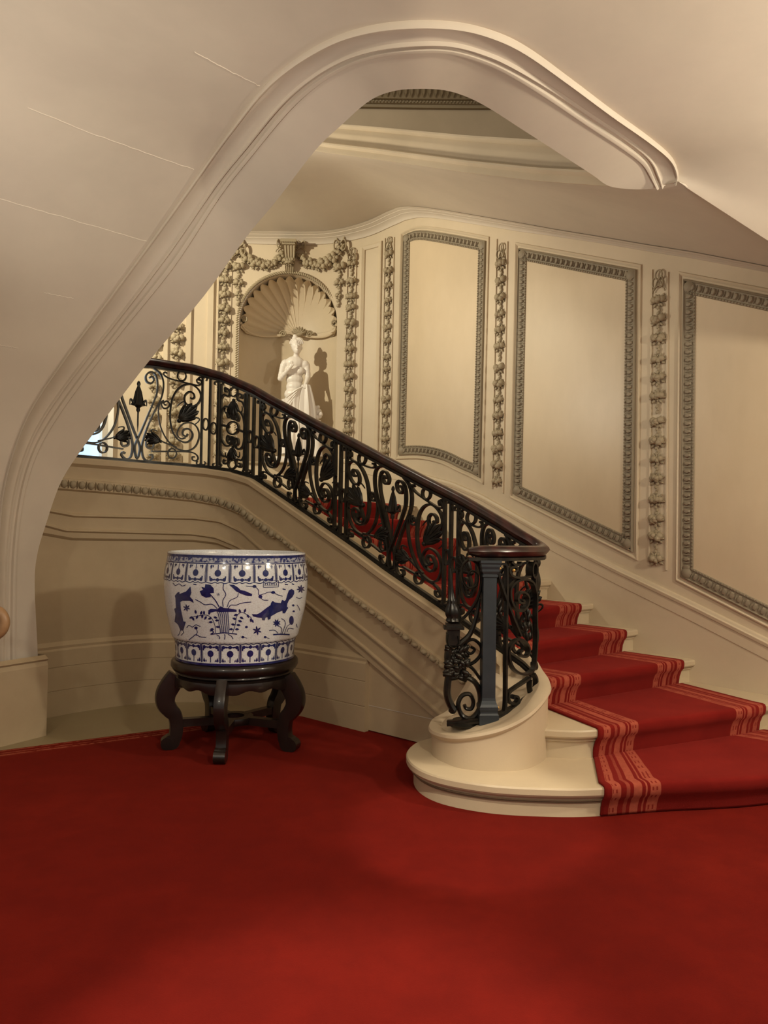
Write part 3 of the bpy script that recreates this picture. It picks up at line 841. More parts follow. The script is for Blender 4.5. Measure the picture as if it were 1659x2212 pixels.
# ------------------------------------------------------------------ wall panel frames
def sz_poly(pxs): return [Vector((*WALL.hit(x, y), 0)) for x, y in pxs]
def inset(P, d):
    """inset a closed polygon in (s,z) with mitres; P is a dense list"""
    n_ = len(P); out = []
    area = sum(P[i].x * P[(i + 1) % n_].y - P[(i + 1) % n_].x * P[i].y for i in range(n_))
    sg = 1 if area > 0 else -1
    for i in range(n_):
        a, b, c = P[i - 1], P[i], P[(i + 1) % n_]
        t1, t2 = (b - a).normalized(), (c - b).normalized()
        n1, n2 = Vector((-t1.y, t1.x, 0)) * sg, Vector((-t2.y, t2.x, 0)) * sg
        m = (n1 + n2); k = m.dot(n1)
        out.append(b + m * (d / max(k, 0.35)))
    return out
def densify(sides):
    out = []
    for sd_ in sides:
        P = catmull(sd_, 10) if len(sd_) > 2 else sd_
        L = sum((b - a).length for a, b in zip(P, P[1:]))
        R_ = resample(P, max(3, int(L / 0.1)))
        out += R_[:-1]
    return out
def frame(P, prof):
    """prof: (inset, height)"""
    rows_ = []
    for d, h in prof:
        Q = inset(P, d)
        rows_.append([WALL.p3(q.x, q.y, h) for q in Q])
    return rows_
def panel(loc_px, sides_px, label):
    sides = [sz_poly(s_) for s_ in sides_px]
    P = densify(sides)
    e = empty('wall_panel', WALL.p3(*WALL.hit(*loc_px), 0.0), label, 'wall panel', 'moulded panels on the stair wall')
    mb = MB(); mb.grid(frame(P, [(-0.012, 0), (-0.010, 0.014), (0.0, 0.018), (0.010, 0.010), (0.016, 0.0), (0.03, 0.001)]), close_u=True)
    mb.build('outer_bead', M['stone'], e)
    mb = MB(); mb.grid(frame(P, [(0.034, 0.0), (0.038, 0.022), (0.046, 0.026), (0.052, 0.014), (0.120, 0.006), (0.124, 0.012), (0.136, 0.012), (0.142, 0.0)]), close_u=True)
    mid = inset(P, 0.086); mid = [p for p in mid] + [mid[0]]
    L = sum((b - a).length for a, b in zip(mid, mid[1:])); n_ = int(L / 0.062)
    R_ = resample(mid, n_)
    for i in range(n_ - 1):
        p, t2 = R_[i], (R_[i + 1] - R_[i]).normalized()
        T = WALL.tan(p.x) * t2.x + UP * t2.y; Nn = WALL.nor(p.x); U = Nn.cross(T)
        c = WALL.p3(p.x, p.y, 0.013)
        mb.blob(c, T * 0.021, U * 0.031, Nn * 0.018, 6, 4)
        mb.blob(WALL.p3(p.x, p.y, 0.012) + T * 0.031, T * 0.006, U * 0.028, Nn * 0.012, 4, 3)
    k0 = 0
    for s_ in sides:
        q0 = inset(P, 0.084)[k0 % len(P)]; k0 += len(densify([s_])); Nn = WALL.nor(q0.x)
        mb.blob(WALL.p3(q0.x, q0.y, 0.012), WALL.tan(q0.x) * 0.048, UP * 0.048, Nn * 0.026, 8, 5)
    mid = inset(P, 0.130); mid.append(mid[0]); R_ = resample(mid, int(L / 0.026))
    for p in R_:
        Nn = WALL.nor(p.x); T = WALL.tan(p.x); mb.blob(WALL.p3(p.x, p.y, 0.014), T * 0.009, UP * 0.009, Nn * 0.007, 4, 3)
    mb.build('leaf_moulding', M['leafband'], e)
    Q = inset(P, 0.140)
    # field: rows between the two vertical sides
    mb = MB(); c0 = sum((q.x for q in Q)) / len(Q)
    nA, nB, nC, nD = [len(densify([s_])) for s_ in sides]   # top, right, bottom, left
    top = resample(Q[0:nA + 1], 24); bot = resample(list(reversed(Q[nA + nB:nA + nB + nC + 1])), 24)
    mb.grid([[WALL.p3(a.lerp(b, j / 12).x, a.lerp(b, j / 12).y, 0.003) for a, b in zip(top, bot)] for j in range(13)])
    mb.build('panel_field', M['panel'], e)
    return e
panel((960, 750), [[(868, 506), (889, 495), (910, 491), (935, 493), (992, 502), (1056, 514)], [(1056, 514), (1043, 1043)],
                   [(1043, 1043), (1015, 1028), (992, 1018), (960, 1002), (930, 993), (900, 989), (857, 990)], [(857, 990), (868, 506)]],
      'narrowest leaf-framed wall panel, with curved top and bottom, above the top of the stairs')
panel((1240, 850), [[(1116, 527), (1384, 575)], [(1384, 575), (1376, 1207)], [(1376, 1207), (1104, 1073)], [(1104, 1073), (1116, 527)]],
      'leaf-framed wall panel with straight sloping edges, in the middle of the three on the stair wall')
panel((1600, 900), [[(1469, 591), (1659, 628), (1740, 644)], [(1740, 644), (1735, 1391)], [(1735, 1391), (1659, 1352), (1463, 1252)], [(1463, 1252), (1469, 591)]],
      'largest leaf-framed wall panel, lowest on the stair wall and cut by the right edge')

# plain narrow panel beside the niche and ribs of the back wall
mb = MB()
def rib(x0, y0, x1, y1, w, h):
    a, b = Vector((*WALL.hit(x0, y0), 0)), Vector((*WALL.hit(x1, y1), 0))
    rows_ = []
    for k in range(9):
        q = a.lerp(b, k / 8)
        rows_.append([WALL.p3(q.x + d * w, q.y, o * h) for d, o in ((-0.5, 0), (-0.46, 1), (0.46, 1), (0.5, 0))])
    mb.grid(rows_)
Pn = densify([sz_poly([(780, 533), (827, 520)]), sz_poly([(827, 520), (818, 985)]), sz_poly([(818, 985), (771, 985)]), sz_poly([(771, 985), (780, 533)])])
mb.grid(frame(Pn, [(0, 0), (0.005, 0.02), (0.02, 0.024), (0.055, 0.012), (0.06, 0.0)]), close_u=True)
for x0, x1 in ((776, 767), ):
    pass
ribs = [(751, 545, 742, 990), (770, 540, 761, 990), (832, 515, 824, 985), (852, 513, 843, 985), (1074, 517, 1064, 1055), (1097, 522, 1087, 1065)]
for r in ribs: rib(*r, 0.014, 0.014)
rib(1409, 583, 1403, 1222, 0.014, 0.012); rib(1443, 588, 1440, 1232, 0.014, 0.012); rib(1074, 517, 1097, 522, 0.0, 0.0)
for x, w, h in ((455, 0.075, 0.03), (408, 0.065, 0.03), (359, 0.055, 0.03), (471, 0.014, 0.035), (499, 0.012, 0.012)):
    rib(x + 2, 540, x - 7, 1000, w, h)
struct(mb.build('trim_8', M['stone'], smooth=False))

# ------------------------------------------------------------------ carved garlands
def cluster_mesh(seed, w=0.072, h=0.042):
    rnd = random.Random(seed); mb = MB()
    X, Y, Z = Vector((1, 0, 0)), Vector((0, 0, 1)), Vector((0, -1, 0))      # x along wall, y up, -y out of wall
    for k in range(7):
        a = rnd.uniform(0, 2 * PI); r = rnd.uniform(0.15, 0.8)
        c = Vector((math.cos(a) * w * 0.62 * r, -0.022 - rnd.uniform(0, 0.022), math.sin(a) * h * 0.6 * r))
        q = rnd.uniform(0.017, 0.031)
        mb.blob(c, X * q, Y * q, Z * q, 7, 5)
    for sx in (-1, 1):
        c = Vector((sx * w * 0.52, -0.025, rnd.uniform(0.0, 0.02))); q = rnd.uniform(0.028, 0.036)
        mb.blob(c, X * q, Y * q, Z * q * 0.9, 8, 6)
    for k in range(8):
        a = 2 * PI * k / 8 + rnd.uniform(-0.3, 0.3)
        d = Vector((math.cos(a), 0, math.sin(a))); pr_ = Vector((-d.z, 0, d.x))
        c = d * (w * 0.75 * abs(math.cos(a)) + h * 0.55 * abs(math.sin(a))) + Vector((0, -0.012, 0))
        mb.blob(c, d * 0.024, pr_ * 0.012, Vector((0, -0.012, 0)), 6, 4)
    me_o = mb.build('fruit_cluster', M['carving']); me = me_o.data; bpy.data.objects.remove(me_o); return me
def bow_mesh():
    mb = MB(); Y = Vector((0, -1, 0))
    ring = [Vector((0.032 * math.cos(a), -0.02, 0.075 + 0.042 * math.sin(a))) for a in [2 * PI * i / 16 for i in range(16)]]
    mb.sweep(ring, OVAL(0.016, 0.016, 6), Y, closed=True)
    for sx in (-1, 1):
        lp = [Vector((sx * (0.005 + 0.045 * math.sin(PI * t)), -0.02 - 0.012 * math.sin(PI * t), 0.03 - 0.05 * t + 0.03 * math.sin(2 * PI * t))) for t in [i / 10 for i in range(11)]]
        mb.sweep(lp, OVAL(0.012, 0.024, 6), Y)
        tl = [Vector((sx * (0.01 + 0.05 * t), -0.016, 0.02 - 0.10 * t + 0.01 * math.sin(9 * t))) for t in [i / 8 for i in range(9)]]
        mb.sweep(tl, OVAL(0.010, 0.020, 6), Y)
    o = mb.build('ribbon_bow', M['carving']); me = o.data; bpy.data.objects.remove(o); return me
def link_mesh():
    mb = MB()
    for k, (z, w) in enumerate(((0.05, 0.014), (0.025, 0.018), (0.0, 0.012), (-0.025, 0.016))):
        mb.blob(Vector(((-1) ** k * 0.006, -0.012, z)), Vector((w, 0, 0.006)), Vector((-0.004, 0, 0.018)), Vector((0, -0.012, 0)), 6, 4)
    o = mb.build('leaf_link', M['carving']); me = o.data; bpy.data.objects.remove(o); return me
CL = [cluster_mesh(k) for k in range(5)]; BOW = bow_mesh(); LINK = link_mesh()
def wall_matrix(s):
    t, n_ = WALL.tan(s), WALL.nor(s)
    return Matrix(((-t.x, -n_.x, 0), (-t.y, -n_.y, 0), (0, 0, 1))).transposed().transposed()
def put(name, me, parent, s, z, sc_=1.0, off=0.004, rot=0.0):
    o = bpy.data.objects.new(name, me); C.objects.link(o)
    p = WALL.p3(s, z, off); t, n_ = WALL.tan(s), WALL.nor(s)
    X, Y, Z = -t, -n_, UP
    if rot: X, Z = X * math.cos(rot) + Z * math.sin(rot), Z * math.cos(rot) - X * math.sin(rot)
    m = Matrix(((X.x, Y.x, Z.x, p.x), (X.y, Y.y, Z.y, p.y), (X.z, Y.z, Z.z, p.z), (0, 0, 0, 1)))
    o.parent = parent; o.matrix_parent_inverse = parent_inv(parent)
    o.matrix_basis = m @ Matrix.Scale(sc_, 4)
    return o
def garland(xt, yt, xb, yb, ys, label, scale=1.0, bow=True, group='carved fruit garlands on the walls'):
    s0, z0 = WALL.hit(xt, yt)
    e = empty('fruit_garland', WALL.p3(s0, z0, 0.0), label, 'carved garland', group)
    if bow: put('ribbon_bow', BOW, e, s0, z0 - 0.05, scale)
    pz = None
    for k, y in enumerate(ys):
        x = xt + (xb - xt) * (y - yt) / (yb - yt)
        s, z = WALL.hit(x, y)
        put('fruit_cluster', CL[(k * 2 + int(xt)) % 5], e, s, z, scale * random.uniform(0.92, 1.08))
        if pz is not None: put('leaf_link', LINK, e, s, (z + pz) / 2, scale)
        pz = z
    return e
lin = lambda a, b, n_: [a + (b - a) * i / (n_ - 1) for i in range(n_)]
garland(1426, 600, 1419, 1215, [650, 692, 733, 778, 818, 857, 912, 955, 993, 1035, 1081, 1123, 1161, 1208], 'carved fruit garland between the middle and the largest wall panel', 0.93)
garland(1086, 540, 1076, 1045, [571, 608, 645, 680, 714, 749, 796, 831, 865, 900, 937, 971, 1006, 1040], 'carved fruit garland between the narrowest and the middle wall panel', 0.95)
garland(843, 523, 834, 980, [550, 587, 619, 651, 680, 709, 738, 773, 799, 831, 863, 892, 921, 950, 976], 'carved fruit garland left of the narrowest wall panel', 0.9)
garland(762, 548, 752, 960, [571, 609, 642, 666, 699, 729, 755, 788, 815, 843, 876, 906, 931, 958], 'carved fruit garland right of the statue niche', 0.98)
garland(489, 545, 474, 990, [578, 607, 638, 669, 694, 721, 752, 785, 815, 845, 872, 900, 928, 955, 982], 'carved fruit garland left of the statue niche, passing behind the railing', 1.12)
garland(386, 660, 374, 990, [708, 733, 764, 795, 826, 858, 890, 922, 955, 985], 'carved fruit garland on the left wall just above the handrail', 1.12, bow=False)
garland(338, 700, 330, 990, [745, 775, 805, 836, 867, 898, 929, 960, 985], 'carved fruit garland at the far left, mostly behind the great arch', 1.0, bow=False)
# swags and drops over the niche
def swag(pts, drop, label):
    s0, z0 = WALL.hit(*pts[0])
    e = empty('fruit_swag', WALL.p3(s0, z0, 0.0), label, 'carved swag', 'fruit swags over the niche')
    P = resample(catmull([Vector((x, y, 0)) for x, y in pts], 6), 11)
    for k, p in enumerate(P):
        s, z = WALL.hit(p.x, p.y); f = k / 10
        put('fruit_cluster', CL[k % 5], e, s, z, 0.8 + 0.35 * math.sin(PI * f), 0.01, random.uniform(-1, 1))
    put('ribbon_bow', BOW, e, s0, z0 + 0.02, 1.5, 0.01)
    for x, y, sc_ in drop:
        s, z = WALL.hit(x, y); put('fruit_cluster', CL[int(y) % 5], e, s, z, sc_); put('leaf_link', LINK, e, s, z - 0.09, 1.2)
    sT, zT_ = WALL.hit(pts[-1][0], pts[-1][1] - 22); put('ribbon_bow', BOW, e, sT, zT_, 1.2, 0.01)
swag([(517, 547), (535, 560), (567, 575), (596, 568), (610, 552)], [(516, 578, 1.15), (515, 612, 1.0), (515, 637, 0.6)], 'carved fruit swag left of the niche keystone')
swag([(737, 538), (722, 557), (711, 566), (686, 576), (662, 567), (650, 556)], [(735, 578, 1.15), (734, 612, 1.0), (732, 640, 0.6)], 'carved fruit swag right of the niche keystone')
# keystone bracket
ks, kz = WALL.hit(626, 590); _, kt = WALL.hit(628, 531)
e = empty('keystone_bracket', WALL.p3(ks, kz, 0), 'fluted scrolled keystone bracket at the top of the niche arch', 'bracket')
mb = MB(); rows = []
for f, w, o in ((0, 0.046, 0.05), (0.12, 0.050, 0.07), (0.26, 0.052, 0.075), (0.34, 0.058, 0.085), (0.5, 0.064, 0.11), (0.7, 0.070, 0.14), (0.86, 0.074, 0.17)):
    z = kz + (kt - kz) * f; r_ = []
    for k in range(25):
        u = -1 + 2 * k / 24
        fl = 0.012 * abs(math.sin(u * PI * 2.0))
        r_.append(WALL.p3(ks - u * w, z, o - fl))
    rows.append([WALL.p3(ks + w, z, 0)] + r_ + [WALL.p3(ks - w, z, 0)])
mb.grid(rows); mb.build('bracket_body', M['carving'], e)
mb = MB(); nk = WALL.nor(ks); tk = WALL.tan(ks)
mb.box(WALL.p3(ks, kz + (kt - kz) * 0.90, 0.09), tk * 0.080, nk * 0.10, UP * 0.018); mb.box(WALL.p3(ks, kz + (kt - kz) * 0.97, 0.10), tk * 0.092, nk * 0.115, UP * 0.018)
for k in range(6): mb.ball(WALL.p3(ks - 0.07 + 0.028 * k, kz + (kt - kz) * 0.935, 0.20), 0.012, 5, 4)
mb.build('bracket_cap', M['carving'], e)
for x_, z_ in ((-0.03, 0.38), (0.03, 0.36), (0, 0.29)): put('fruit_cluster', CL[1], e, ks + x_, kz + (kt - kz) * z_, 0.75, 0.085)

# ------------------------------------------------------------------ window at the far left of the landing
wm = (WLs + WRs) / 2
mb = MB(); rows = [[WALL.p3(s_, z_, -0.12) for s_ in (WRs - 0.3, WLs + 0.3)] for z_ in (ZW0 - 0.2, ZW1 + 0.2)]
mb.grid(rows); o = mb.build('window_1', M['sky'], smooth=False); struct(o)
mb = MB()
rib_s = [(WRs, 0.14), (WLs, 0.14)]
for s_, w in rib_s:
    mb.grid([[WALL.p3(s_ + d, z_, o_) for d, o_ in ((-w * 0.5, 0.0), (-w * 0.5, 0.05), (-w * 0.1, 0.03), (w * 0.4, 0.05), (w * 0.4, -0.13))] for z_ in (ZL, 3.2, ZW1)])
mb.build('window_frame', M['paint'], o, smooth=False)
# ------------------------------------------------------------------ balustrade
rail_px = [(100, 772), (200, 773), (331, 782), (415, 795), (481, 813), (548, 842), (592, 867), (673, 911), (755, 953), (837, 997), (919, 1040), (1001, 1082), (1083, 1130), (1130, 1160)]
LR = UNDER.line(rail_px)
SA = UNDER.hit(1128, 1440)[0]
B_ext = [Vector((0.962, 4.83, 0.585)), Vector((0.985, 4.775, 0.565)), Vector((0.955, 4.71, 0.54)), Vector((0.874, 4.61, 0.50)), Vector((0.769, 4.51, 0.462)), Vector((0.645, 4.45, 0.425)), Vector((0.5, 4.44, 0.40)), Vector((0.385, 4.46, 0.385))]
R_ext = [Vector((0.962, 4.83, 1.420)), Vector((0.985, 4.775, 1.395)), Vector((0.955, 4.71, 1.385)), Vector((0.874, 4.61, 1.385)), Vector((0.769, 4.51, 1.385)), Vector((0.645, 4.45, 1.385)), Vector((0.5, 4.43, 1.385)), Vector((0.49, 4.43, 1.385))]
B_all, R_all, S_all = [], [], []
s = UNDER.len - 0.05
while s > SA:
    B_all.append(UNDER.p3(s, zT(s) + 0.006)); R_all.append(UNDER.p3(s, interp(LR, s))); S_all.append(s); s -= 0.04
be, re_ = catmull([B_all[-1]] + B_ext, 8)[1:], catmull([R_all[-1]] + R_ext, 8)[1:]
s = S_all[-1]; prev = B_all[-1]
for b, r in zip(be, re_):
    d = (b - prev); d.z = 0; s -= d.length; prev = b
    B_all.append(b); R_all.append(r); S_all.append(s)
S_END = S_all[-1]
def rail_at(sv):
    if sv >= S_all[0]: return B_all[0], R_all[0], 0
    for i in range(len(S_all) - 1):
        if sv >= S_all[i + 1]:
            t = (S_all[i] - sv) / max(S_all[i] - S_all[i + 1], 1e-9)
            return B_all[i].lerp(B_all[i + 1], t), R_all[i].lerp(R_all[i + 1], t), i
    return B_all[-1], R_all[-1], len(S_all) - 1
def strip(sv, v):
    b, r, _ = rail_at(sv)
    lo, hi = b.z + 0.022, r.z - 0.052
    return Vector((b.x, b.y, lo + (hi - lo) * v))
def snor(sv):
    a, b = rail_at(sv + 0.03)[0], rail_at(sv - 0.03)[0]
    t = (b - a); t.z = 0; t.normalize(); return Vector((t.y, -t.x, 0))   # toward the hall on the straight run
bal = empty('stair_balustrade', (0.6, 4.6, 0.6), 'black wrought-iron balustrade with scroll panels under a polished mahogany handrail', 'railing')
# handrail
mb = MB()
hp = resample(R_all[:-6], 150)
sec = [(0.046 * math.cos(a) * (1.0 if math.sin(a) > -0.3 else 0.86), 0.036 * math.sin(a)) for a in [2 * PI * i / 14 for i in range(14)]]
scl = [1.0] * 150; scl[-1] = 0.55; scl[-2] = 0.85; scl[0] = 1.0
mb.sweep(hp, sec, UP, scale=scl); mb.build('handrail', M['mahogany'], bal)
mb = MB(); mb.sweep([p - UP * 0.044 for p in hp], RECT(0.05, 0.018), UP); mb.build('rail_bar', M['iron'], bal)
mb = MB(); mb.sweep(resample(B_all, 150), [(-0.03, -0.004), (0.03, -0.004), (0.03, 0.010), (0.018, 0.014), (0.018, 0.024), (-0.018, 0.024), (-0.018, 0.014), (-0.03, 0.010)], UP); mb.build('base_rail', M['iron'], bal)

BAR = RECT(0.015, 0.032)
def bar2d(mb, pts, sfun, n=6, sec=None, scale=None, off=0.0):
    """pts: (x, v) in panel space, sfun maps x to s"""
    P = catmull([Vector((x, v, 0)) for x, v in pts], n)
    Q = [strip(sfun(p.x), p.y) + snor(sfun(p.x)) * off for p in P]
    mb.sweep(Q, sec or BAR, [snor(sfun(p.x)) for p in P], scale=scale)
def ring_at(name, sv, v, r, parent, rz=None):
    mb = MB(); c = strip(sv, v); n_ = snor(sv); t = n_.cross(UP)
    P = [c + t * (r * math.cos(a)) + UP * ((rz or r) * math.sin(a)) for a in [2 * PI * i / 22 for i in range(22)]]
    mb.sweep(P, RECT(0.012, 0.03), n_, closed=True); return mb.build(name, M['iron'], parent)
def leaf_at(sv, v, ang, ln, parent, name='leaf_ornament'):
    """an acanthus spray in the plane of the railing, growing along angle ang (0 = towards the foot of the stairs, 90 = up)"""
    mb = MB(); c = strip(sv, v); n_ = snor(sv); t = UP.cross(n_); t = -t if t.dot(strip(sv - 0.05, v) - c) < 0 else t
    a = math.radians(ang); D = t * math.cos(a) + UP * math.sin(a); S_ = t * -math.sin(a) + UP * math.cos(a)
    mb.blob(c, D * ln * 0.10, S_ * ln * 0.10, n_ * ln * 0.10, 8, 6)
    for k, (f, w, L) in enumerate(((0, 0.15, 1.0), (0.24, 0.15, 0.92), (-0.24, 0.15, 0.92), (0.5, 0.12, 0.75), (-0.5, 0.12, 0.75))):
        d = D * math.cos(f) + S_ * math.sin(f); p = d.cross(n_)
        mb.blob(c + d * ln * L * 0.5 + n_ * 0.008, d * ln * L * 0.5, p * ln * w, n_ * 0.014, 8, 6)
        mb.blob(c + d * ln * L * 0.62 + n_ * 0.014, d * ln * L * 0.33, p * ln * 0.025, n_ * 0.016, 6, 4)
    for sg in (-1, 1):
        d = D * math.cos(0.52 * sg) + S_ * math.sin(0.52 * sg)
        tip = c + d * ln * 0.72
        P = [tip + (d * (0.14 * math.sin(x)) + D * (-0.12 * (1 - math.cos(x)))) * ln + S_ * sg * ln * 0.05 * x for x in [PI * 1.25 * i / 8 for i in range(9)]]
        mb.sweep(P, OVAL(0.016, 0.022, 6), n_, scale=[1.0 - 0.06 * i for i in range(9)])
    return mb.build(name, M['iron'], parent)
def tassel_at(sv, v0, v1, w, parent):
    mb = MB(); top, bot = strip(sv, v0), strip(sv, v1); L = top.z - bot.z; n_ = snor(sv); t = n_.cross(UP)
    prof = [(0.0, 1.0), (0.16, 0.97), (0.22, 0.93), (0.12, 0.89), (0.16, 0.87), (0.32, 0.78), (0.44, 0.66), (0.52, 0.58), (0.74, 0.52), (0.40, 0.50), (0.20, 0.47), (0.22, 0.42), (0.10, 0.38), (0.10, 0.15), (0.02, 0.0)]
    rows_ = []
    for r, f in prof:
        row = []
        for i in range(24):
            a = 2 * PI * i / 24; k = 1 + (0.22 * math.cos(6 * a) if 0.5 < f < 0.9 else 0)
            row.append(bot + UP * (L * f) + t * (w * r * k * math.cos(a)) + n_ * (w * r * k * 0.6 * math.sin(a)))
        rows_.append(row)
    mb.grid(rows_, close_u=True)
    for sg in (-1, 1):
        P = [bot + UP * (L * (0.56 + 0.10 * math.sin(x) - 0.02 * x)) + t * (sg * w * (0.55 + 0.28 * x - 0.05 * x * x)) for x in [3.0 * i / 8 for i in range(9)]]
        mb.sweep(P, OVAL(0.018, 0.02, 6), n_, scale=[1.2 - 0.09 * i for i in range(9)])
    return mb.build('tassel', M['iron'], parent)
def cx(pts):
    return [((X - 710) / 755.0, 1 - (Y - (170 + 0.13 * (X - 710))) / 1060.0) for X, Y in pts]
LYRE = [(.225, 1.0), (.33, .955), (.384, .875), (.384, .77), (.344, .665), (.25, .525), (.16, .375), (.093, .225), (.073, .13), (.10, .03), (.175, .0), (.245, .035), (.232, .07), (.19, .062)]
LYRE2 = [(.16, .89), (.205, .905), (.235, .87), (.19, .832), (.12, .85), (.105, .91), (.17, .952), (.25, .935), (.29, .865), (.29, .75), (.25, .655), (.17, .515), (.066, .335), (0, .23), (-.046, .14), (-.028, .045), (0, .012)]
CUP = cx([(1335, 545), (1310, 515), (1330, 480), (1375, 500), (1380, 550), (1330, 580), (1275, 550), (1265, 500), (1300, 468), (1262, 520), (1270, 590), (1340, 635), (1420, 600), (1460, 510), (1430, 430), (1350, 378), (1270, 378), (1190, 420), (1130, 500), (1100, 600), (1090, 750), (1110, 880), (1150, 970), (1210, 1030), (1290, 1055), (1350, 1020), (1365, 955), (1320, 900), (1260, 905), (1245, 955), (1285, 985), (1310, 955), (1290, 935)])
CUP = cx([(1340, 545), (1312, 528), (1325, 490), (1372, 500), (1382, 545), (1340, 578), (1285, 565)]) [:0] + cx([(1330, 530), (1350, 545), (1378, 525), (1365, 480), (1310, 465), (1262, 510), (1268, 585), (1340, 635), (1420, 600), (1460, 510), (1430, 430), (1350, 378), (1270, 378), (1190, 420), (1130, 500), (1100, 600), (1090, 750), (1110, 880), (1150, 970), (1210, 1030), (1290, 1055), (1350, 1020), (1365, 955), (1320, 900), (1260, 905), (1245, 955), (1285, 985), (1310, 955)])
CLO = cx([(1045, 610), (1025, 612), (1012, 590), (1045, 570), (1080, 600), (1060, 645), (1010, 650), (985, 605), (1010, 563), (965, 600), (950, 680), (960, 780), (990, 890), (1050, 1000), (1130, 1090), (1220, 1140), (1330, 1150), (1410, 1095), (1448, 980), (1420, 880), (1350, 830), (1260, 832), (1200, 890), (1180, 960), (1225, 1010), (1280, 1000)])
TOPB = cx([(1045, 250), (1020, 235), (1000, 255), (1030, 285), (1100, 315), (1340, 372), (1430, 375), (1463, 340), (1440, 300), (1405, 315), (1415, 350), (1440, 345)])
BOTB = cx([(880, 1140), (1050, 1150), (1300, 1165), (1400, 1190), (1440, 1240), (1420, 1275), (1375, 1265), (1370, 1230), (1400, 1228)])
LEAFB = cx([(1180, 1110), (1060, 1060), (985, 1025)])
SML = cx([(900, 1030), (900, 1090), (860, 1110), (815, 1075), (820, 1010), (860, 985)])
def wide_panel(sL, sR, halves=(-1, 1), tassel=True):
    sc_, h = (sL + sR) / 2, (sL - sR) / 2
    if halves == (-1,): sc_, h = sR, sL - sR
    if halves == (1,): sc_, h = sL, sL - sR
    root = None
    mb = MB()
    for sg in halves:
        f = lambda x, sg=sg: sc_ - sg * x * h
        bar2d(mb, LYRE, f); bar2d(mb, LYRE2, f, off=0.012 * sg)
    root = mb.build('scroll_panel', M['iron'], bal)
    for sg in halves:
        f = lambda x, sg=sg: sc_ - sg * x * h
        for nm, tab in (('upper_scroll', CUP), ('lower_scroll', CLO), ('top_tie_bar', TOPB), ('bottom_tie_bar', BOTB), ('leaf_stem', LEAFB), ('small_scroll', SML)):
            mb = MB(); bar2d(mb, tab, f, sec=RECT(0.012, 0.028) if nm != 'upper_scroll' else BAR); mb.build(nm, M['iron'], root)
        a = lambda d: d if sg > 0 else 180 - d
        x, v = cx([(1200, 800)])[0]; leaf_at(f(x), v, a(42), 0.21 * min(1, h / 0.5 + 0.2), root)
        x, v = cx([(985, 1030)])[0]; leaf_at(f(x), v, a(165), 0.15, root)
        x, v = cx([(1220, 290)])[0]; ring_at('ring', f(x), v + 0.012, 0.036, root, 0.042)
        x, v = cx([(1125, 1215)])[0]; ring_at('ring', f(x), v + 0.035, 0.036, root, 0.042)
    if tassel: tassel_at(sc_, 0.86, 0.30, 0.075 * min(1, h / 0.5 + 0.25), root)
    return root
def bars(xs, ys):
    for x, y in zip(xs, ys):
        s_ = UNDER.hit(x, y)[0]
        mb = MB(); mb.sweep([strip(s_, v) for v in (0, 0.25, 0.5, 0.75, 1.0)], RECT(0.018, 0.030), snor(s_)); mb.build('baluster_bar', M['iron'], bal)
    s1 = [UNDER.hit(x, y)[0] for x, y in zip(xs, ys)]
    for a, b in zip(s1, s1[1:]):
        m = (a + b) / 2; w = abs(a - b) * 0.36
        ring_at('bar_ring', m, 0.47 if a is s1[0] else 0.44, w, bal, 0.05)
    for k, s_ in enumerate((s1[0], s1[-1])):
        sg = 1 if k == 0 else -1
        for v0, vd in ((0.97, -1), (0.03, 1)):
            mb = MB(); q = 0.026; n_ = snor(s_); t = n_.cross(UP); c = strip(s_ + sg * 0.0, v0) ; 
            t = t if t.dot(strip(s_ + 0.05, v0) - c) > 0 else -t
            for s2 in (1, -1):
                P = [c + t * (s2 * q * (1 - 0.8 * i / 14) * math.cos(PI - 4.6 * i / 14) + s2 * q) + UP * (vd * q * (-(1 - 0.8 * i / 14) * math.sin(PI - 4.6 * i / 14))) for i in range(15)]
                mb.sweep(P, RECT(0.010, 0.028), n_)
            mb.build('bar_curl', M['iron'], bal)
bars((958, 972, 988), (1325, 1335, 1346)); bars((722, 734, 747), (1160, 1168, 1177)); bars((533, 546, 561), (1030, 1036, 1046)); bars((434, 451, 469), (1012, 1013, 1016))
hs = lambda x, y: UNDER.hit(x, y)[0]
wide_panel(hs(160, 991), hs(432, 1011))
wide_panel(hs(563, 1046), hs(720, 1149))
wide_panel(hs(749, 1171), hs(955, 1313))
wide_panel(hs(990, 1337), SA - 0.10)
sNew = min(S_all, key=lambda q: (rail_at(q)[0] - Vector((0.645, 4.45, rail_at(q)[0].z))).length)
FR = Plan([(1.02, 4.86), (0.985, 4.775), (0.955, 4.71), (0.874, 4.61), (0.769, 4.51), (0.645, 4.45), (0.5, 4.44), (0.385, 4.46)][::-1], 8)
def fr_path(pts, n=6):
    out, ups = [], []
    for p in catmull([Vector((940 + X * 0.2034, 1150 + Y * 0.2034, 0)) for X, Y in pts], n):
        try: s_, z_ = FR.hit(p.x, p.y)
        except ValueError: continue
        out.append(FR.p3(s_, z_)); ups.append(FR.nor(s_))
    return out, ups
front = None
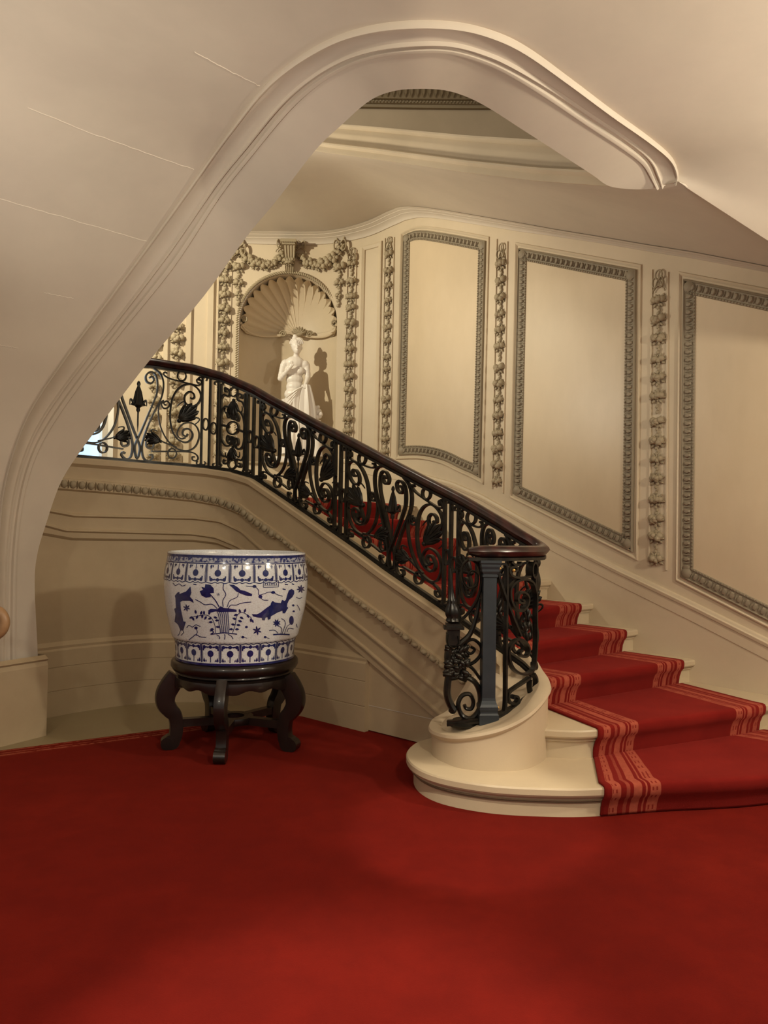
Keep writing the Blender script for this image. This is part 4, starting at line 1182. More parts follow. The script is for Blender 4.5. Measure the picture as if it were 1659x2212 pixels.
for nm, pts in (('scroll_panel', [(1055, 330), (1050, 520), (1066, 700), (1062, 900), (1066, 1100), (1058, 1300), (1040, 1440), (980, 1500), (900, 1500), (820, 1440), (780, 1330), (785, 1230), (830, 1160), (890, 1135), (950, 1165), (985, 1230), (975, 1300), (925, 1320), (890, 1280), (915, 1250)]),
               ('front_bar', [(655, 395), (672, 350), (715, 335), (752, 370), (756, 600), (750, 1000), (745, 1500), (742, 1800), (728, 1900), (690, 1930), (655, 1905)]),
               ('upper_scroll', [(905, 725), (930, 700), (900, 660), (862, 700), (880, 770), (950, 740), (985, 690), (960, 650), (900, 640), (845, 690)][:0] + [(915, 715), (935, 740), (905, 750), (868, 720), (880, 655), (930, 635), (980, 690), (965, 780), (900, 835), (830, 790), (795, 690), (800, 590), (860, 520), (960, 500), (1030, 540), (1060, 640)]),
               ('lower_scroll', [(1000, 1540), (930, 1590), (840, 1650), (780, 1700), (772, 1770), (810, 1820), (862, 1800), (868, 1750), (832, 1735), (820, 1770)]),
               ('lower_scroll', [(1005, 1560), (1000, 1640), (1020, 1720), (1060, 1660), (1066, 1560), (1040, 1500)]),
               ('top_tie_bar', [(835, 410), (860, 400), (850, 370), (800, 372), (782, 410), (810, 460), (880, 482), (960, 478), (1040, 455)]),
               ('upper_scroll', [(660, 420), (700, 560), (760, 740), (840, 950), (900, 1100)]),
               ('top_tie_bar', [(800, 312), (840, 345), (890, 340), (900, 312)])):
    P, ups = fr_path(pts); mb = MB()
    mb.sweep(P, RECT(0.013, 0.032), ups)
    if front is None: front = mb.build(nm, M['iron'], bal)
    else: mb.build(nm, M['iron'], front)
c_, u_ = fr_path([(1030, 400), (1031, 400)], 1); mb = MB(); t = u_[0].cross(UP)
mb.sweep([c_[0] + t * (0.030 * math.cos(a)) + UP * (0.045 * math.sin(a)) for a in [2 * PI * i / 20 for i in range(20)]], RECT(0.013, 0.05), u_[0], closed=True); mb.build('ring', M['iron'], front)
rnd = random.Random(11)
for X, Y, n_ in ((1010, 920, 12), (985, 1040, 7), (660, 800, 9)):
    mb = MB()
    for k in range(n_):
        c_, u_ = fr_path([(X + rnd.uniform(-45, 45), Y + rnd.uniform(-75, 95)), (X, Y)], 1)
        a = rnd.uniform(0.9, 2.2); t = u_[0].cross(UP); d = t * math.cos(a) + UP * math.sin(a)
        mb.blob(c_[0] + u_[0] * rnd.uniform(0.0, 0.02), d * rnd.uniform(0.022, 0.036), d.cross(u_[0]) * 0.010, u_[0] * 0.013, 7, 5)
    mb.build('leaf_ornament', M['iron'], front)
# narrow rosette panel
sa, sb = hs(472, 1016), hs(530, 1029); sc_, h = (sa + sb) / 2, (sa - sb) / 2
mb = MB(); c = strip(sc_, 0.5); n_ = snor(sc_); t = n_.cross(UP)
mb.sweep([c + t * (0.055 * math.cos(a)) + UP * (0.055 * math.sin(a)) for a in [2 * PI * i / 22 for i in range(22)]], RECT(0.014, 0.032), n_, closed=True)
rosette = mb.build('rosette_panel', M['iron'], bal)
for sx in (-1, 1):
    f = lambda x, sx=sx: sc_ - sx * x * h
    mb = MB(); bar2d(mb, [(.9, .98), (.9, .6), (.9, .5), (.9, .3), (.9, .02)], f); mb.build('side_bar', M['iron'], rosette)
    for sy in (-1, 1):
        g_ = lambda v: 0.5 + sy * (v - 0.5)
        mb = MB(); bar2d(mb, [(x, g_(v)) for x, v in ((.28, .645), (.20, .655), (.22, .62), (.36, .61), (.42, .66), (.25, .70), (.08, .66), (.06, .60), (.10, .70), (.45, .735), (.75, .69), (.88, .60), (.88, .5))], f); mb.build('cross_scroll', M['iron'], rosette)
        mb = MB(); bar2d(mb, [(x, g_(v)) for x, v in ((.9, .80), (.7, .86), (.35, .865), (.3, .93), (.6, .95), (.62, .91), (.5, .91))], f); mb.build('tie_bar', M['iron'], rosette)
    mb = MB(); bar2d(mb, [(.25, .5), (.6, .5), (.9, .5)], f, sec=OVAL(0.024, 0.03, 6), scale=None); mb.build('side_dart', M['iron'], rosette)
ring_at('ring', sc_, 0.94, 0.038, rosette); ring_at('ring', sc_, 0.06, 0.038, rosette)
leaf_at(sc_, 0.84, -90, 0.16, rosette, 'flower_bud'); leaf_at(sc_, 0.27, -90, 0.13, rosette, 'flower_bud')

# ------------------------------------------------------------------ newel post and bracket
nb = Vector((0.612, 4.452, 0.40))
def square_stack(prof, c, rot):
    ca, sa_ = math.cos(rot), math.sin(rot); rows_ = []
    for hw, z in prof:
        rows_.append([Vector((c.x + (x * ca - y * sa_) * hw, c.y + (x * sa_ + y * ca) * hw, z)) for x, y in ((-1, -1), (1, -1), (1, 1), (-1, 1))])
    return rows_
z0 = nb.z
mb = MB(); rows_ = square_stack([(0.0, z0), (0.056, z0), (0.056, z0 + 0.055), (0.050, z0 + 0.065), (0.050, z0 + 0.075), (0.053, z0 + 0.085), (0.053, z0 + 0.10), (0.046, z0 + 0.115), (0.040, z0 + 0.135), (0.038, z0 + 0.15),
                                (0.038, 1.235), (0.044, 1.24), (0.044, 1.25), (0.040, 1.256), (0.050, 1.272), (0.050, 1.285), (0.055, 1.300), (0.055, 1.312), (0.061, 1.322), (0.061, 1.335), (0.0, 1.335)], nb, 0.08)
mb.grid(rows_, close_u=True); newel = mb.build('newel_post', M['post'], bal, smooth=False); newel['label'] = 'blue-grey painted square post'
for px_, py_ in ((1079, 1228), (1110, 1232), (1075, 1529)):
    mb = MB(); p = at_y(px_, py_, 4.42); mb.blob(p, Vector((0.010, 0, 0)), Vector((0, 0.008, 0)), Vector((0, 0, 0.010))); mb.build('screw_head', M['gilt'], newel)
brY = 4.47
def bp(X, Y, dy=0.0): return at_y(940 + X * 0.2034, 1150 + Y * 0.2034, brY + dy)
def bsweep(mb, pts, w, d, n=6, taper=None):
    P = catmull([bp(*q) for q in pts], n); m = len(P)
    mb.sweep(P, OVAL(w, d, 8), Vector((0, -1, 0)), scale=[(1 + (taper - 1) * i / (m - 1)) for i in range(m)] if taper else None)
bk_ = None
mb = MB(); bsweep(mb, [(150, 1210), (135, 1330), (150, 1470), (135, 1600), (130, 1720), (160, 1820), (200, 1885)], 0.044, 0.07)
mb.blob(bp(185, 1890), Vector((0.025, 0, 0)), Vector((0, 0.03, 0)), Vector((0, 0, 0.02)))
bsweep(mb, [(170, 1545), (300, 1530), (420, 1590), (475, 1720), (465, 1880), (380, 1975), (285, 1940), (245, 1830), (285, 1735), (365, 1720), (405, 1795), (385, 1870), (330, 1870), (310, 1830)], 0.034, 0.06, taper=0.65)
bk_ = mb.build('scroll_bracket', M['iron'], bal)
mb = MB(); bsweep(mb, [(240, 1390), (380, 1395), (475, 1310), (485, 1210), (410, 1140), (335, 1165), (322, 1245), (375, 1288), (420, 1245), (375, 1215)], 0.022, 0.045, taper=0.7); mb.build('bracket_scroll', M['iron'], bk_)
mb = MB(); bsweep(mb, [(230, 960), (330, 880), (430, 740), (480, 600), (487, 450), (445, 335), (365, 290), (290, 360), (295, 500), (360, 590), (440, 560), (450, 450), (390, 410), (340, 470)], 0.020, 0.045, taper=0.6); mb.build('bracket_scroll', M['iron'], bk_)
mb = MB(); bsweep(mb, [(260, 1190), (370, 1080), (440, 880), (470, 700)], 0.038, 0.05, taper=0.5); mb.build('bracket_branch', M['iron'], bk_)
mb = MB(); bsweep(mb, [(300, 1380), (400, 1450), (480, 1560)], 0.022, 0.04, taper=0.8); mb.build('bracket_branch', M['iron'], bk_)
rnd = random.Random(3)
mb = MB()
for k in range(90):
    X, Y = rnd.uniform(120, 345), rnd.uniform(1215, 1560)
    a = rnd.uniform(0, PI); d = Vector((math.cos(a), 0, math.sin(a))); p = Vector((-d.z, 0, d.x))
    mb.blob(bp(X, Y, rnd.uniform(-0.03, 0.01)), d * rnd.uniform(0.018, 0.034), p * 0.015, Vector((0, 0.016, 0)), 7, 5)
mb.build('acanthus_mask', M['iron'], bk_)
mb = MB()
pc = bp(195, 1010); mb.box(pc, Vector((0.058, 0, 0)), Vector((0, 0.05, 0)), Vector((0, 0, 0.008))); mb.box(bp(195, 985), Vector((0.045, 0, 0)), Vector((0, 0.04, 0)), Vector((0, 0, 0.010)))
mb.box(bp(190, 1110), Vector((0.036, 0, 0)), Vector((0, 0.035, 0)), Vector((0, 0, 0.045))); bsweep(mb, [(130, 1070), (130, 1170), (185, 1215), (240, 1170), (235, 1090)], 0.016, 0.09)
mb.build('bracket_capital', M['iron'], bk_)
mb = MB(); rows_ = []
for X, Y, r in ((190, 960, 0.026), (190, 940, 0.042), (187, 910, 0.034), (185, 880, 0.040), (184, 840, 0.042), (182, 790, 0.034), (180, 755, 0.022), (178, 725, 0.026), (176, 700, 0.018), (172, 620, 0.013), (165, 500, 0.009), (160, 380, 0.006)):
    c = bp(X, Y); rows_.append([c + Vector((r * (1 + 0.12 * math.cos(7 * a)) * math.cos(a), r * (1 + 0.12 * math.cos(7 * a)) * math.sin(a), 0)) for a in [2 * PI * i / 28 for i in range(28)]])
mb.grid(rows_, close_u=True); mb.build('acanthus_vase', M['iron'], bk_)
mb = MB(); c = bp(300, 2030); mb.lathe([(0, c.z - 0.012), (0.085, c.z - 0.012), (0.09, c.z), (0.07, c.z + 0.012), (0.06, c.z + 0.022), (0, c.z + 0.022)], (c.x, c.y + 0.01), 28); mb.build('bracket_foot', M['iron'], bk_)
# ------------------------------------------------------------------ vase stand
SC = Vector((-1.008, 5.32, 0)); ZT = 0.600
st = empty('vase_stand', (SC.x, SC.y, 0.012), 'round black lacquered wooden stand with five curved legs on the red carpet', 'stand')
mb = MB()
mb.lathe([(0.0, ZT - 0.09), (0.36, ZT - 0.09), (0.385, ZT - 0.085), (0.40, ZT - 0.075), (0.395, ZT - 0.066), (0.415, ZT - 0.055), (0.43, ZT - 0.03), (0.428, ZT - 0.002), (0.42, ZT + 0.008), (0.405, ZT + 0.012), (0.0, ZT + 0.012)], SC, 64)
mb.build('stand_top', M['ebony'], st)
mb = MB(); rows = []
for i in range(121):
    a = 2 * PI * i / 120; x = (i / 120 * 5) % 1
    dip = 0.018 * (0.5 - 0.5 * math.cos(2 * PI * x * 3)) + 0.03 * (abs(x - 0.5) * 2) ** 3
    f = lambda r, z: Vector((SC.x + r * math.cos(a + math.radians(-90)), SC.y + r * math.sin(a + math.radians(-90)), z))
    zb_ = ZT - 0.145 - dip
    rows.append([f(0.375, ZT - 0.088), f(0.40, ZT - 0.10), f(0.405, ZT - 0.13), f(0.400, zb_), f(0.365, zb_), f(0.36, ZT - 0.088)])
mb.grid(rows, close_v=False); mb.build('apron', M['ebony'], st)
legp = [(0.385, ZT - 0.10, 0.070), (0.425, ZT - 0.16, 0.074), (0.455, ZT - 0.22, 0.072), (0.455, ZT - 0.28, 0.066), (0.425, ZT - 0.33, 0.056), (0.395, 0.235, 0.050), (0.382, 0.165, 0.048), (0.388, 0.10, 0.048), (0.402, 0.065, 0.048)]
for k in range(5):
    a = math.radians(-90 + 72 * k); d = Vector((math.cos(a), math.sin(a), 0)); tt = Vector((-d.y, d.x, 0))
    mb = MB(); rows = []
    P = catmull([Vector((r, z, w)) for r, z, w in legp], 5)
    for i, p in enumerate(P):
        t = P[min(i + 1, len(P) - 1)] - P[max(i - 1, 0)]; t.z = 0; t.normalize(); nr_ = Vector((t.y, -t.x, 0))
        nr_ = -nr_ if nr_.x < 0 else nr_
        w = p.z
        row = []
        for sa_, sb_ in ((-1, -1), (-0.6, -1.08), (0.6, -1.08), (1, -1), (1.15, 0), (1, 1), (0.6, 1.08), (-0.6, 1.08), (-1, 1), (-1.1, 0)):
            r = p.x + nr_.x * sa_ * w * 0.85; z = p.y + nr_.y * sa_ * w * 0.85
            row.append(SC + d * r + tt * (sb_ * 0.033) + UP * z)
        rows.append(row)
    mb.grid(rows, close_u=True); mb.poly(rows[0]); mb.poly(rows[-1])
    # scrolled foot
    c = SC + d * 0.415 + UP * 0.062
    rows = []
    for j in (-1, 1):
        rows.append([c + tt * (j * 0.035) + d * (0.055 * math.cos(q)) + UP * (0.050 * math.sin(q)) for q in [2 * PI * i / 20 for i in range(20)]])
    mb.grid(rows, close_u=True); mb.poly(rows[0]); mb.poly(rows[1])
    c2 = SC + d * 0.445 + UP * 0.055
    rows = [[c2 + tt * (j * 0.037) + d * (0.04 * math.cos(q)) + UP * (0.042 * math.sin(q)) for q in [2 * PI * i / 20 for i in range(20)]] for j in (-1, 1)]
    mb.grid(rows, close_u=True); mb.poly(rows[0]); mb.poly(rows[1])
    lg = mb.build('leg', M['ebony'], st)
    # stretcher to the centre ring
    mb = MB(); mb.box(SC + d * 0.24 + UP * 0.185, d * 0.15, tt * 0.028, UP * 0.026); mb.build('stretcher', M['ebony'], st)
mb = MB(); mb.lathe([(0.07, 0.165), (0.13, 0.165), (0.135, 0.185), (0.13, 0.21), (0.07, 0.21)], SC, 40, True); mb.build('stretcher_ring', M['ebony'], st)

# ------------------------------------------------------------------ blue and white fish bowl
BZ = 0.613; HS = 1.03
BP = [(0.0, 0.0), (0.385, 0.0), (0.398, 0.008), (0.401, 0.05), (0.406, 0.11), (0.412, 0.135), (0.425, 0.15), (0.432, 0.17), (0.452, 0.25), (0.470, 0.33), (0.482, 0.42), (0.487, 0.50), (0.485, 0.56), (0.478, 0.61), (0.470, 0.645), (0.466, 0.672), (0.466, 0.684), (0.466, 0.696), (0.462, 0.702), (0.452, 0.701), (0.446, 0.69), (0.45, 0.55), (0.45, 0.40), (0.40, 0.2), (0.36, 0.06), (0.0, 0.05)]
bo = catmull([Vector((r, z, 0)) for r, z in BP[1:20]], 4)
outer = [(p.x, p.y) for p in bo]
def bowl_r(z):
    for (r0, z0_), (r1, z1_) in zip(outer[8:], outer[9:]):
        if z0_ <= z <= z1_ and z1_ > z0_: return r0 + (r1 - r0) * (z - z0_) / (z1_ - z0_)
    return 0.4 if z < 0.1 else 0.468
bowl = empty('fish_bowl', (SC.x, SC.y, BZ), 'large blue-and-white porcelain fish bowl painted with fish and lotus, on the black stand', 'vase')
mb = MB(); mb.lathe([(0.0, BZ)] + [(r, BZ + z * HS) for r, z in outer] + [(r, BZ + z * HS) for r, z in BP[20:]], SC, 96)
mb.build('bowl_body', M['porcelain'], bowl)
LIFT = 0.0016
def az(a, z, lift=LIFT): r = bowl_r(z) + lift; return Vector((SC.x + r * math.sin(a), SC.y - r * math.cos(a), BZ + z * HS))
def band_ring(name, z0_, z1_, m, lift=LIFT):
    mb = MB(); mb.grid([[az(2 * PI * i / 120, z, lift) for i in range(120)] for z in [z0_ + (z1_ - z0_) * k / 3 for k in range(4)]], close_u=True); return mb.build(name, m, bowl)
band_ring('rim_line', 0.674, 0.690, M['cobalt']); band_ring('scroll_band', 0.645, 0.674, M['scrollband'], 0.0012); band_ring('band_line', 0.636, 0.643, M['cobalt']); band_ring('foot_line', 0.004, 0.018, M['cobalt'], 0.002)
def shape2d(mb, pts, mapf, maxlen):
    bm = bmesh.new(); vs = [bm.verts.new((x, y, 0)) for x, y in pts]
    try: bm.faces.new(vs)
    except ValueError: bm.free(); return
    bmesh.ops.triangulate(bm, faces=bm.faces)
    for _ in range(5):
        ed_ = [e for e in bm.edges if e.calc_length() > maxlen]
        if not ed_: break
        bmesh.ops.subdivide_edges(bm, edges=ed_, cuts=1, use_grid_fill=False)
        bmesh.ops.triangulate(bm, faces=bm.faces)
    bm.verts.index_update(); b = len(mb.v)
    for v in bm.verts: mb.v.append(tuple(mapf(v.co.x, v.co.y)))
    for f in bm.faces: mb.f.append([b + v.index for v in f.verts])
    bm.free()
def stroke2d(mb, pts, w, mapf, n=4, taper=False):
    P = catmull([Vector((x, y, 0)) for x, y in pts], n) if len(pts) > 2 else resample([Vector((x, y, 0)) for x, y in pts], 5)
    rows_ = []
    for i, p in enumerate(P):
        t = (P[min(i + 1, len(P) - 1)] - P[max(i - 1, 0)]).normalized(); nn_ = Vector((-t.y, t.x, 0)) * (w / 2 * (1 - 0.7 * i / (len(P) - 1) if taper else 1))
        rows_.append([mapf(*(p + nn_)[:2]), mapf(*p[:2]), mapf(*(p - nn_)[:2])])
    mb.grid(rows_)
def petal(c, ang, L, w):
    a = math.radians(ang); d = (math.cos(a), math.sin(a)); q = (-d[1], d[0])
    return [(c[0] + d[0] * L * f + q[0] * w * g, c[1] + d[1] * L * f + q[1] * w * g) for f, g in ((0, 0), (0.35, 0.9), (0.65, 0.8), (1, 0), (0.65, -0.8), (0.35, -0.9))]
def circle(c, rx, ry, n_=12): return [(c[0] + rx * math.cos(2 * PI * i / n_), c[1] + ry * math.sin(2 * PI * i / n_)) for i in range(n_)]
# panel bands: x in metres along the circumference, y up
def cell_band(name, z0_, z1_, count, a_off, flip):
    hgt = z1_ - z0_; rm = bowl_r((z0_ + z1_) / 2); wd_ = 2 * PI * rm / count
    mb = MB()
    for k in range(count):
        a0 = a_off + 2 * PI * k / count
        mp = lambda x, y, a0=a0: az(a0 + (x / rm), (z0_ + y) if not flip else (z1_ - y), LIFT)
        h_ = wd_ / 2
        stroke2d(mb, [(-h_, 0.004), (-h_, hgt)], 0.008, mp)
        stroke2d(mb, [(-h_ + 0.008, 0.008), (-h_ + 0.008, hgt - 0.006)], 0.003, mp); stroke2d(mb, [(h_ - 0.008, 0.008), (h_ - 0.008, hgt - 0.006)], 0.003, mp)
        stroke2d(mb, [(-h_, 0.004), (-h_ * 0.5, -0.004), (-h_ * 0.2, 0.004), (0, -0.003), (h_ * 0.3, 0.003), (h_ * 0.6, -0.004), (h_, 0.004)], 0.005, mp)
        shape2d(mb, circle((0, hgt * 0.52), 0.021, 0.021), mp, 0.03)
        stroke2d(mb, [(0, hgt * 0.6), (0, hgt * 0.98)], 0.006, mp)
        for sx in (-1, 1):
            shape2d(mb, [(sx * 0.046, hgt * 0.97), (sx * 0.036, hgt * 0.93), (sx * 0.046, hgt * 0.72), (sx * 0.053, hgt * 0.9)], mp, 0.03)
            shape2d(mb, [(sx * 0.030, hgt * 0.97), (sx * 0.027, hgt * 0.9), (sx * 0.034, hgt * 0.8), (sx * 0.036, hgt * 0.92)], mp, 0.03)
            stroke2d(mb, [(sx * 0.016, hgt * 0.18), (sx * 0.034, hgt * 0.16), (sx * 0.047, hgt * 0.2), (sx * 0.050, hgt * 0.36)], 0.009, mp)
            shape2d(mb, circle((sx * 0.042, hgt * 0.17), 0.011, 0.012, 8), mp, 0.03)
        shape2d(mb, [(-0.018, hgt * 0.17), (0, hgt * 0.27), (0.018, hgt * 0.17), (0, hgt * 0.05)], mp, 0.03)
    return mb.build(name, M['cobalt'], bowl, smooth=False)
cell_band('upper_panel_band', 0.524, 0.636, 20, math.radians(-3.5), False)
cell_band('lower_panel_band', 0.022, 0.140, 20, math.radians(6), True)
# painted scene: coordinates of the photo crop (350,1180)-(670,1450) shown 1659 wide
def bm_(X, Y):
    px_, py_ = 350 + X * 320 / 1659.0, 1180 + Y * 270 / 1400.0
    d = ray(px_, py_); z = 0.4
    for _ in range(4):
        r = bowl_r(z) + LIFT
        ox, oy = -SC.x, -SC.y
        A_ = d.x * d.x + d.y * d.y; B_ = 2 * (ox * d.x + oy * d.y); C_ = ox * ox + oy * oy - r * r
        D_ = max(0.0, B_ * B_ - 4 * A_ * C_); t = (-B_ - math.sqrt(D_)) / (2 * A_)
        z = (EYE.z + d.z * t - BZ) / HS
    p = EYE + d * t
    a = math.atan2(p.x - SC.x, -(p.y - SC.y))
    return az(a, z)
def paint(name, shapes=(), strokes=(), maxlen=40):
    mb = MB()
    for s_ in shapes: shape2d(mb, s_, bm_, maxlen)
    for pts, w in strokes: stroke2d(mb, pts, w, bm_)
    return mb.build(name, M['cobalt'], bowl, smooth=False)
paint('painted_fish', [[(1005, 760), (1060, 762), (1100, 745), (1170, 690), (1215, 660), (1222, 632), (1240, 610), (1262, 628), (1330, 636), (1345, 600), (1372, 612), (1388, 600), (1402, 545), (1420, 495), (1450, 478), (1480, 495), (1482, 530), (1460, 570), (1425, 600), (1405, 640), (1400, 675), (1415, 690), (1400, 712), (1382, 708), (1378, 750), (1352, 752), (1348, 722), (1290, 745), (1220, 785), (1215, 815), (1190, 825), (1180, 795), (1160, 800), (1150, 832), (1122, 828), (1118, 802), (1070, 798), (1020, 785), (1050, 775)]])
paint('painted_fish', [[(318, 450), (328, 520), (312, 565), (345, 600), (355, 635), (310, 610), (285, 572), (235, 572), (228, 610), (205, 625), (210, 700), (222, 760), (238, 840), (266, 845), (262, 860), (236, 862), (238, 940), (205, 945), (180, 880), (160, 860), (140, 845), (142, 828), (165, 835), (150, 760), (135, 700), (155, 690), (150, 580), (142, 555), (172, 560), (175, 515), (195, 512), (195, 535), (270, 505)]], [([(205, 940), (190, 985), (175, 1000)], 7), ([(230, 940), (240, 965), (210, 1000)], 7)])
star = lambda cx_, cy_, r0, r1, n_, ph=0.0: [(cx_ + (r0 if i % 2 == 0 else r1) * math.cos(PI * i / n_ + ph), cy_ + (r0 if i % 2 == 0 else r1) * math.sin(PI * i / n_ + ph) * 0.95) for i in range(2 * n_)]
lotus_sh = [star(503, 500, 82, 46, 9, 0.3), [(750, 430), (800, 430), (850, 460), (880, 490), (930, 500), (1010, 535), (1005, 560), (950, 555), (880, 530), (830, 505), (790, 465)],
            [(510, 725), (545, 700), (620, 705), (655, 670), (690, 690), (745, 695), (835, 710), (835, 735), (780, 735), (720, 735), (650, 738), (600, 730), (540, 745)]]
lotus_st = [([(540, 540), (600, 610), (640, 680)], 12), ([(690, 420), (685, 480), (715, 540), (680, 610), (685, 680)], 9), ([(855, 525), (840, 570), (760, 610), (730, 680)], 8), ([(372, 595), (430, 625), (480, 655), (560, 650), (620, 700)], 9), ([(1000, 625), (940, 630), (880, 640), (830, 660), (770, 660), (740, 700)], 9)]
for k in range(6): lotus_st.append(([(622 + k * 23, 735), (640 + k * 20, 800), (636 + k * 22, 860), (650 + k * 20, 920), (655 + k * 18, 975)], 9))
lotus_st += [([(535, 950), (560, 945), (575, 965), (545, 985), (600, 980), (700, 970), (840, 985)], 12), ([(610, 990), (640, 1010), (645, 1040)], 9), ([(700, 985), (705, 1010), (700, 1045)], 10), ([(740, 985), (780, 1010), (795, 1040)], 8)]
lotus_st += [([(600, 970), (590, 880), (550, 800), (480, 770), (350, 790)], 7), ([(790, 970), (820, 880), (840, 780), (900, 740), (1000, 800)], 7)]
for cx_, cy_, a in ((585, 930, 180), (600, 900, 10), (570, 850, 180), (590, 830, 0), (560, 800, 160), (575, 790, 20), (500, 780, 120), (525, 770, 280), (470, 770, 270), (455, 760, 100), (400, 770, 110), (380, 760, 260), (350, 790, 160), (335, 790, 60), (430, 770, 290), (800, 930, 180), (815, 930, 0), (820, 880, 190), (830, 880, 5), (835, 820, 200), (850, 830, 20), (850, 760, 160), (870, 790, 30), (920, 745, 290), (950, 760, 60), (1000, 800, 100), (1000, 815, 60), (880, 750, 250)):
    lotus_sh.append(petal((cx_, cy_), a, 52, 14))
paint('painted_lotus', lotus_sh, lotus_st)
small = []; sst = []
for cx_, cy_, r, n_ in ((1065, 945, 55, 6), (275, 690, 45, 6), (1285, 860, 48, 8), (1555, 480, 50, 7), (630, 540, 22, 4)):
    for i in range(n_): small.append(petal((cx_, cy_), 360 / n_ * i + 20, r, r * 0.2))
small += [circle((1450, 830), 26, 52), circle((1035, 450), 24, 16), circle((1245, 517), 24, 16), circle((1102, 565), 22, 20), circle((380, 915), 20, 16), circle((905, 1018), 18, 14), circle((1155, 1018), 16, 13), circle((1470, 662), 14, 12), circle((1475, 728), 14, 11), circle((945, 905), 16, 14)]
sst = [([(940, 445), (990, 450), (1035, 450), (1080, 490), (1085, 545), (1150, 530), (1190, 515), (1245, 517), (1300, 545), (1350, 560)], 8), ([(1102, 565), (1130, 600), (1190, 605)], 8), ([(1245, 990), (1330, 985), (1430, 990)], 14), ([(1330, 985), (1340, 920), (1290, 880)], 7), ([(1345, 980), (1380, 880), (1370, 830), (1335, 810)], 7), ([(1370, 980), (1400, 900), (1440, 870)], 6), ([(1200, 945), (1260, 940), (1300, 975)], 7), ([(1400, 960), (1420, 920), (1475, 925)], 7),
       ([(275, 915), (300, 885), (340, 905), (380, 880), (430, 900)], 8), ([(300, 1050), (350, 1010), (380, 990), (430, 1015), (495, 1020)], 9), ([(380, 915), (395, 960), (380, 1000)], 8), ([(120, 410), (150, 440), (190, 420), (225, 445), (265, 432)], 8), ([(350, 425), (385, 430)], 14), ([(905, 1018), (955, 1030)], 6), ([(1155, 1018), (1205, 1035)], 6), ([(1500, 570), (1540, 585), (1570, 570)], 7), ([(1510, 655), (1530, 680), (1545, 720)], 6), ([(1375, 425), (1410, 430)], 12), ([(1455, 420), (1480, 428)], 12), ([(1350, 478), (1385, 485)], 12), ([(1505, 870), (1515, 910)], 7)]
for s_ in small: paint('painted_petal', [s_])
for s_ in sst: paint('painted_sprig', (), [s_])
lab = [([(1135, 390), (1135, 460)], 7), ([(1305, 385), (1305, 455)], 7), ([(1135, 460), (1305, 455)], 7), ([(1135, 390), (1305, 385)], 7)]
for k in range(6):
    x = 1156 + k * 25
    lab += [([(x - 8, 418), (x + 8, 417)], 4), ([(x, 408), (x, 440)], 4), ([(x - 8, 440), (x, 426), (x + 9, 440)], 4)]
    if k % 2: lab.append(([(x - 7, 430), (x + 7, 429)], 4))
paint('reign_mark', (), lab)

# ------------------------------------------------------------------ statue
SX = npt(0.02, 0.16, ZSILL + 0.0)
stat = empty('marble_statue', SX, 'white marble statue of a standing woman holding drapery, in the shell niche', 'statue')
tR = -nT    # to the right in the picture
fN = nN     # out of the niche
KS = 0.00575
def sp3(px_, py_, d=0.0):
    """picture position -> point in the statue's plane, d = metres towards the viewer"""
    s_, z_ = WALL.hit(px_, py_); x = (NC - s_)
    k = 1.0
    p = SX + tR * (x - 0.02) ; return Vector((p.x, p.y, 0)) + fN * d + UP * (ZSILL + (z_ - ZSILL) * 1.02)
body = MB()
def cap(a, b, ra, rb, n_=5):
    for i in range(n_ + 1):
        f = i / n_; c = a.lerp(b, f); r = ra + (rb - ra) * f; body.ball(c, r, 10, 7)
def ell(c, rx, rd, rz): body.blob(c, tR * rx, fN * rd, UP * rz, 14, 10)
# torso
for px_, py_, rx, rd, rz, d in ((634, 783, .125, .085, .09, 0.0), (633, 800, .125, .088, .09, 0.0), (633, 818, .110, .080, .08, 0.0), (634, 834, .112, .085, .08, 0.0), (634, 850, .135, .10, .09, 0.0), (634, 868, .145, .11, .10, 0.0), (622, 801, .050, .040, .045, 0.060), (647, 801, .050, .040, .045, 0.060)):
    ell(sp3(px_, py_, d), rx, rd, rz)
ell(sp3(613, 784), .055, .055, .055); ell(sp3(656, 786), .055, .055, .055)
cap(sp3(636, 776, 0.01), sp3(638, 764, 0.02), .042, .038, 3)                # neck
cap(sp3(609, 788), sp3(603, 815, 0.03), .047, .038); cap(sp3(603, 817, 0.04), sp3(626, 797, 0.13), .037, .024)   # her right arm
cap(sp3(660, 788), sp3(663, 815, 0.03), .045, .036); cap(sp3(663, 816, 0.04), sp3(659, 834, 0.13), .034, .025)   # her left arm
# hands
for (hx, hy, hd, dirs) in ((629, 793, 0.14, ((-3, -8), (-1, -9), (2, -9), (4, -7), (6, -1))), (659, 836, 0.14, ((-5, 4), (-2, 6), (1, 6), (4, 5), (6, 0)))):
    ell(sp3(hx, hy, hd), .024, .016, .026)
    for k, (dx, dy) in enumerate(dirs):
        a = sp3(hx + dx * 0.35, hy + dy * 0.35, hd); b = sp3(hx + dx * 0.75, hy + dy * 0.75, hd + 0.014); c = sp3(hx + dx, hy + dy, hd + 0.006)
        cap(a, b, .010, .009, 2); cap(b, c, .009, .007, 2)
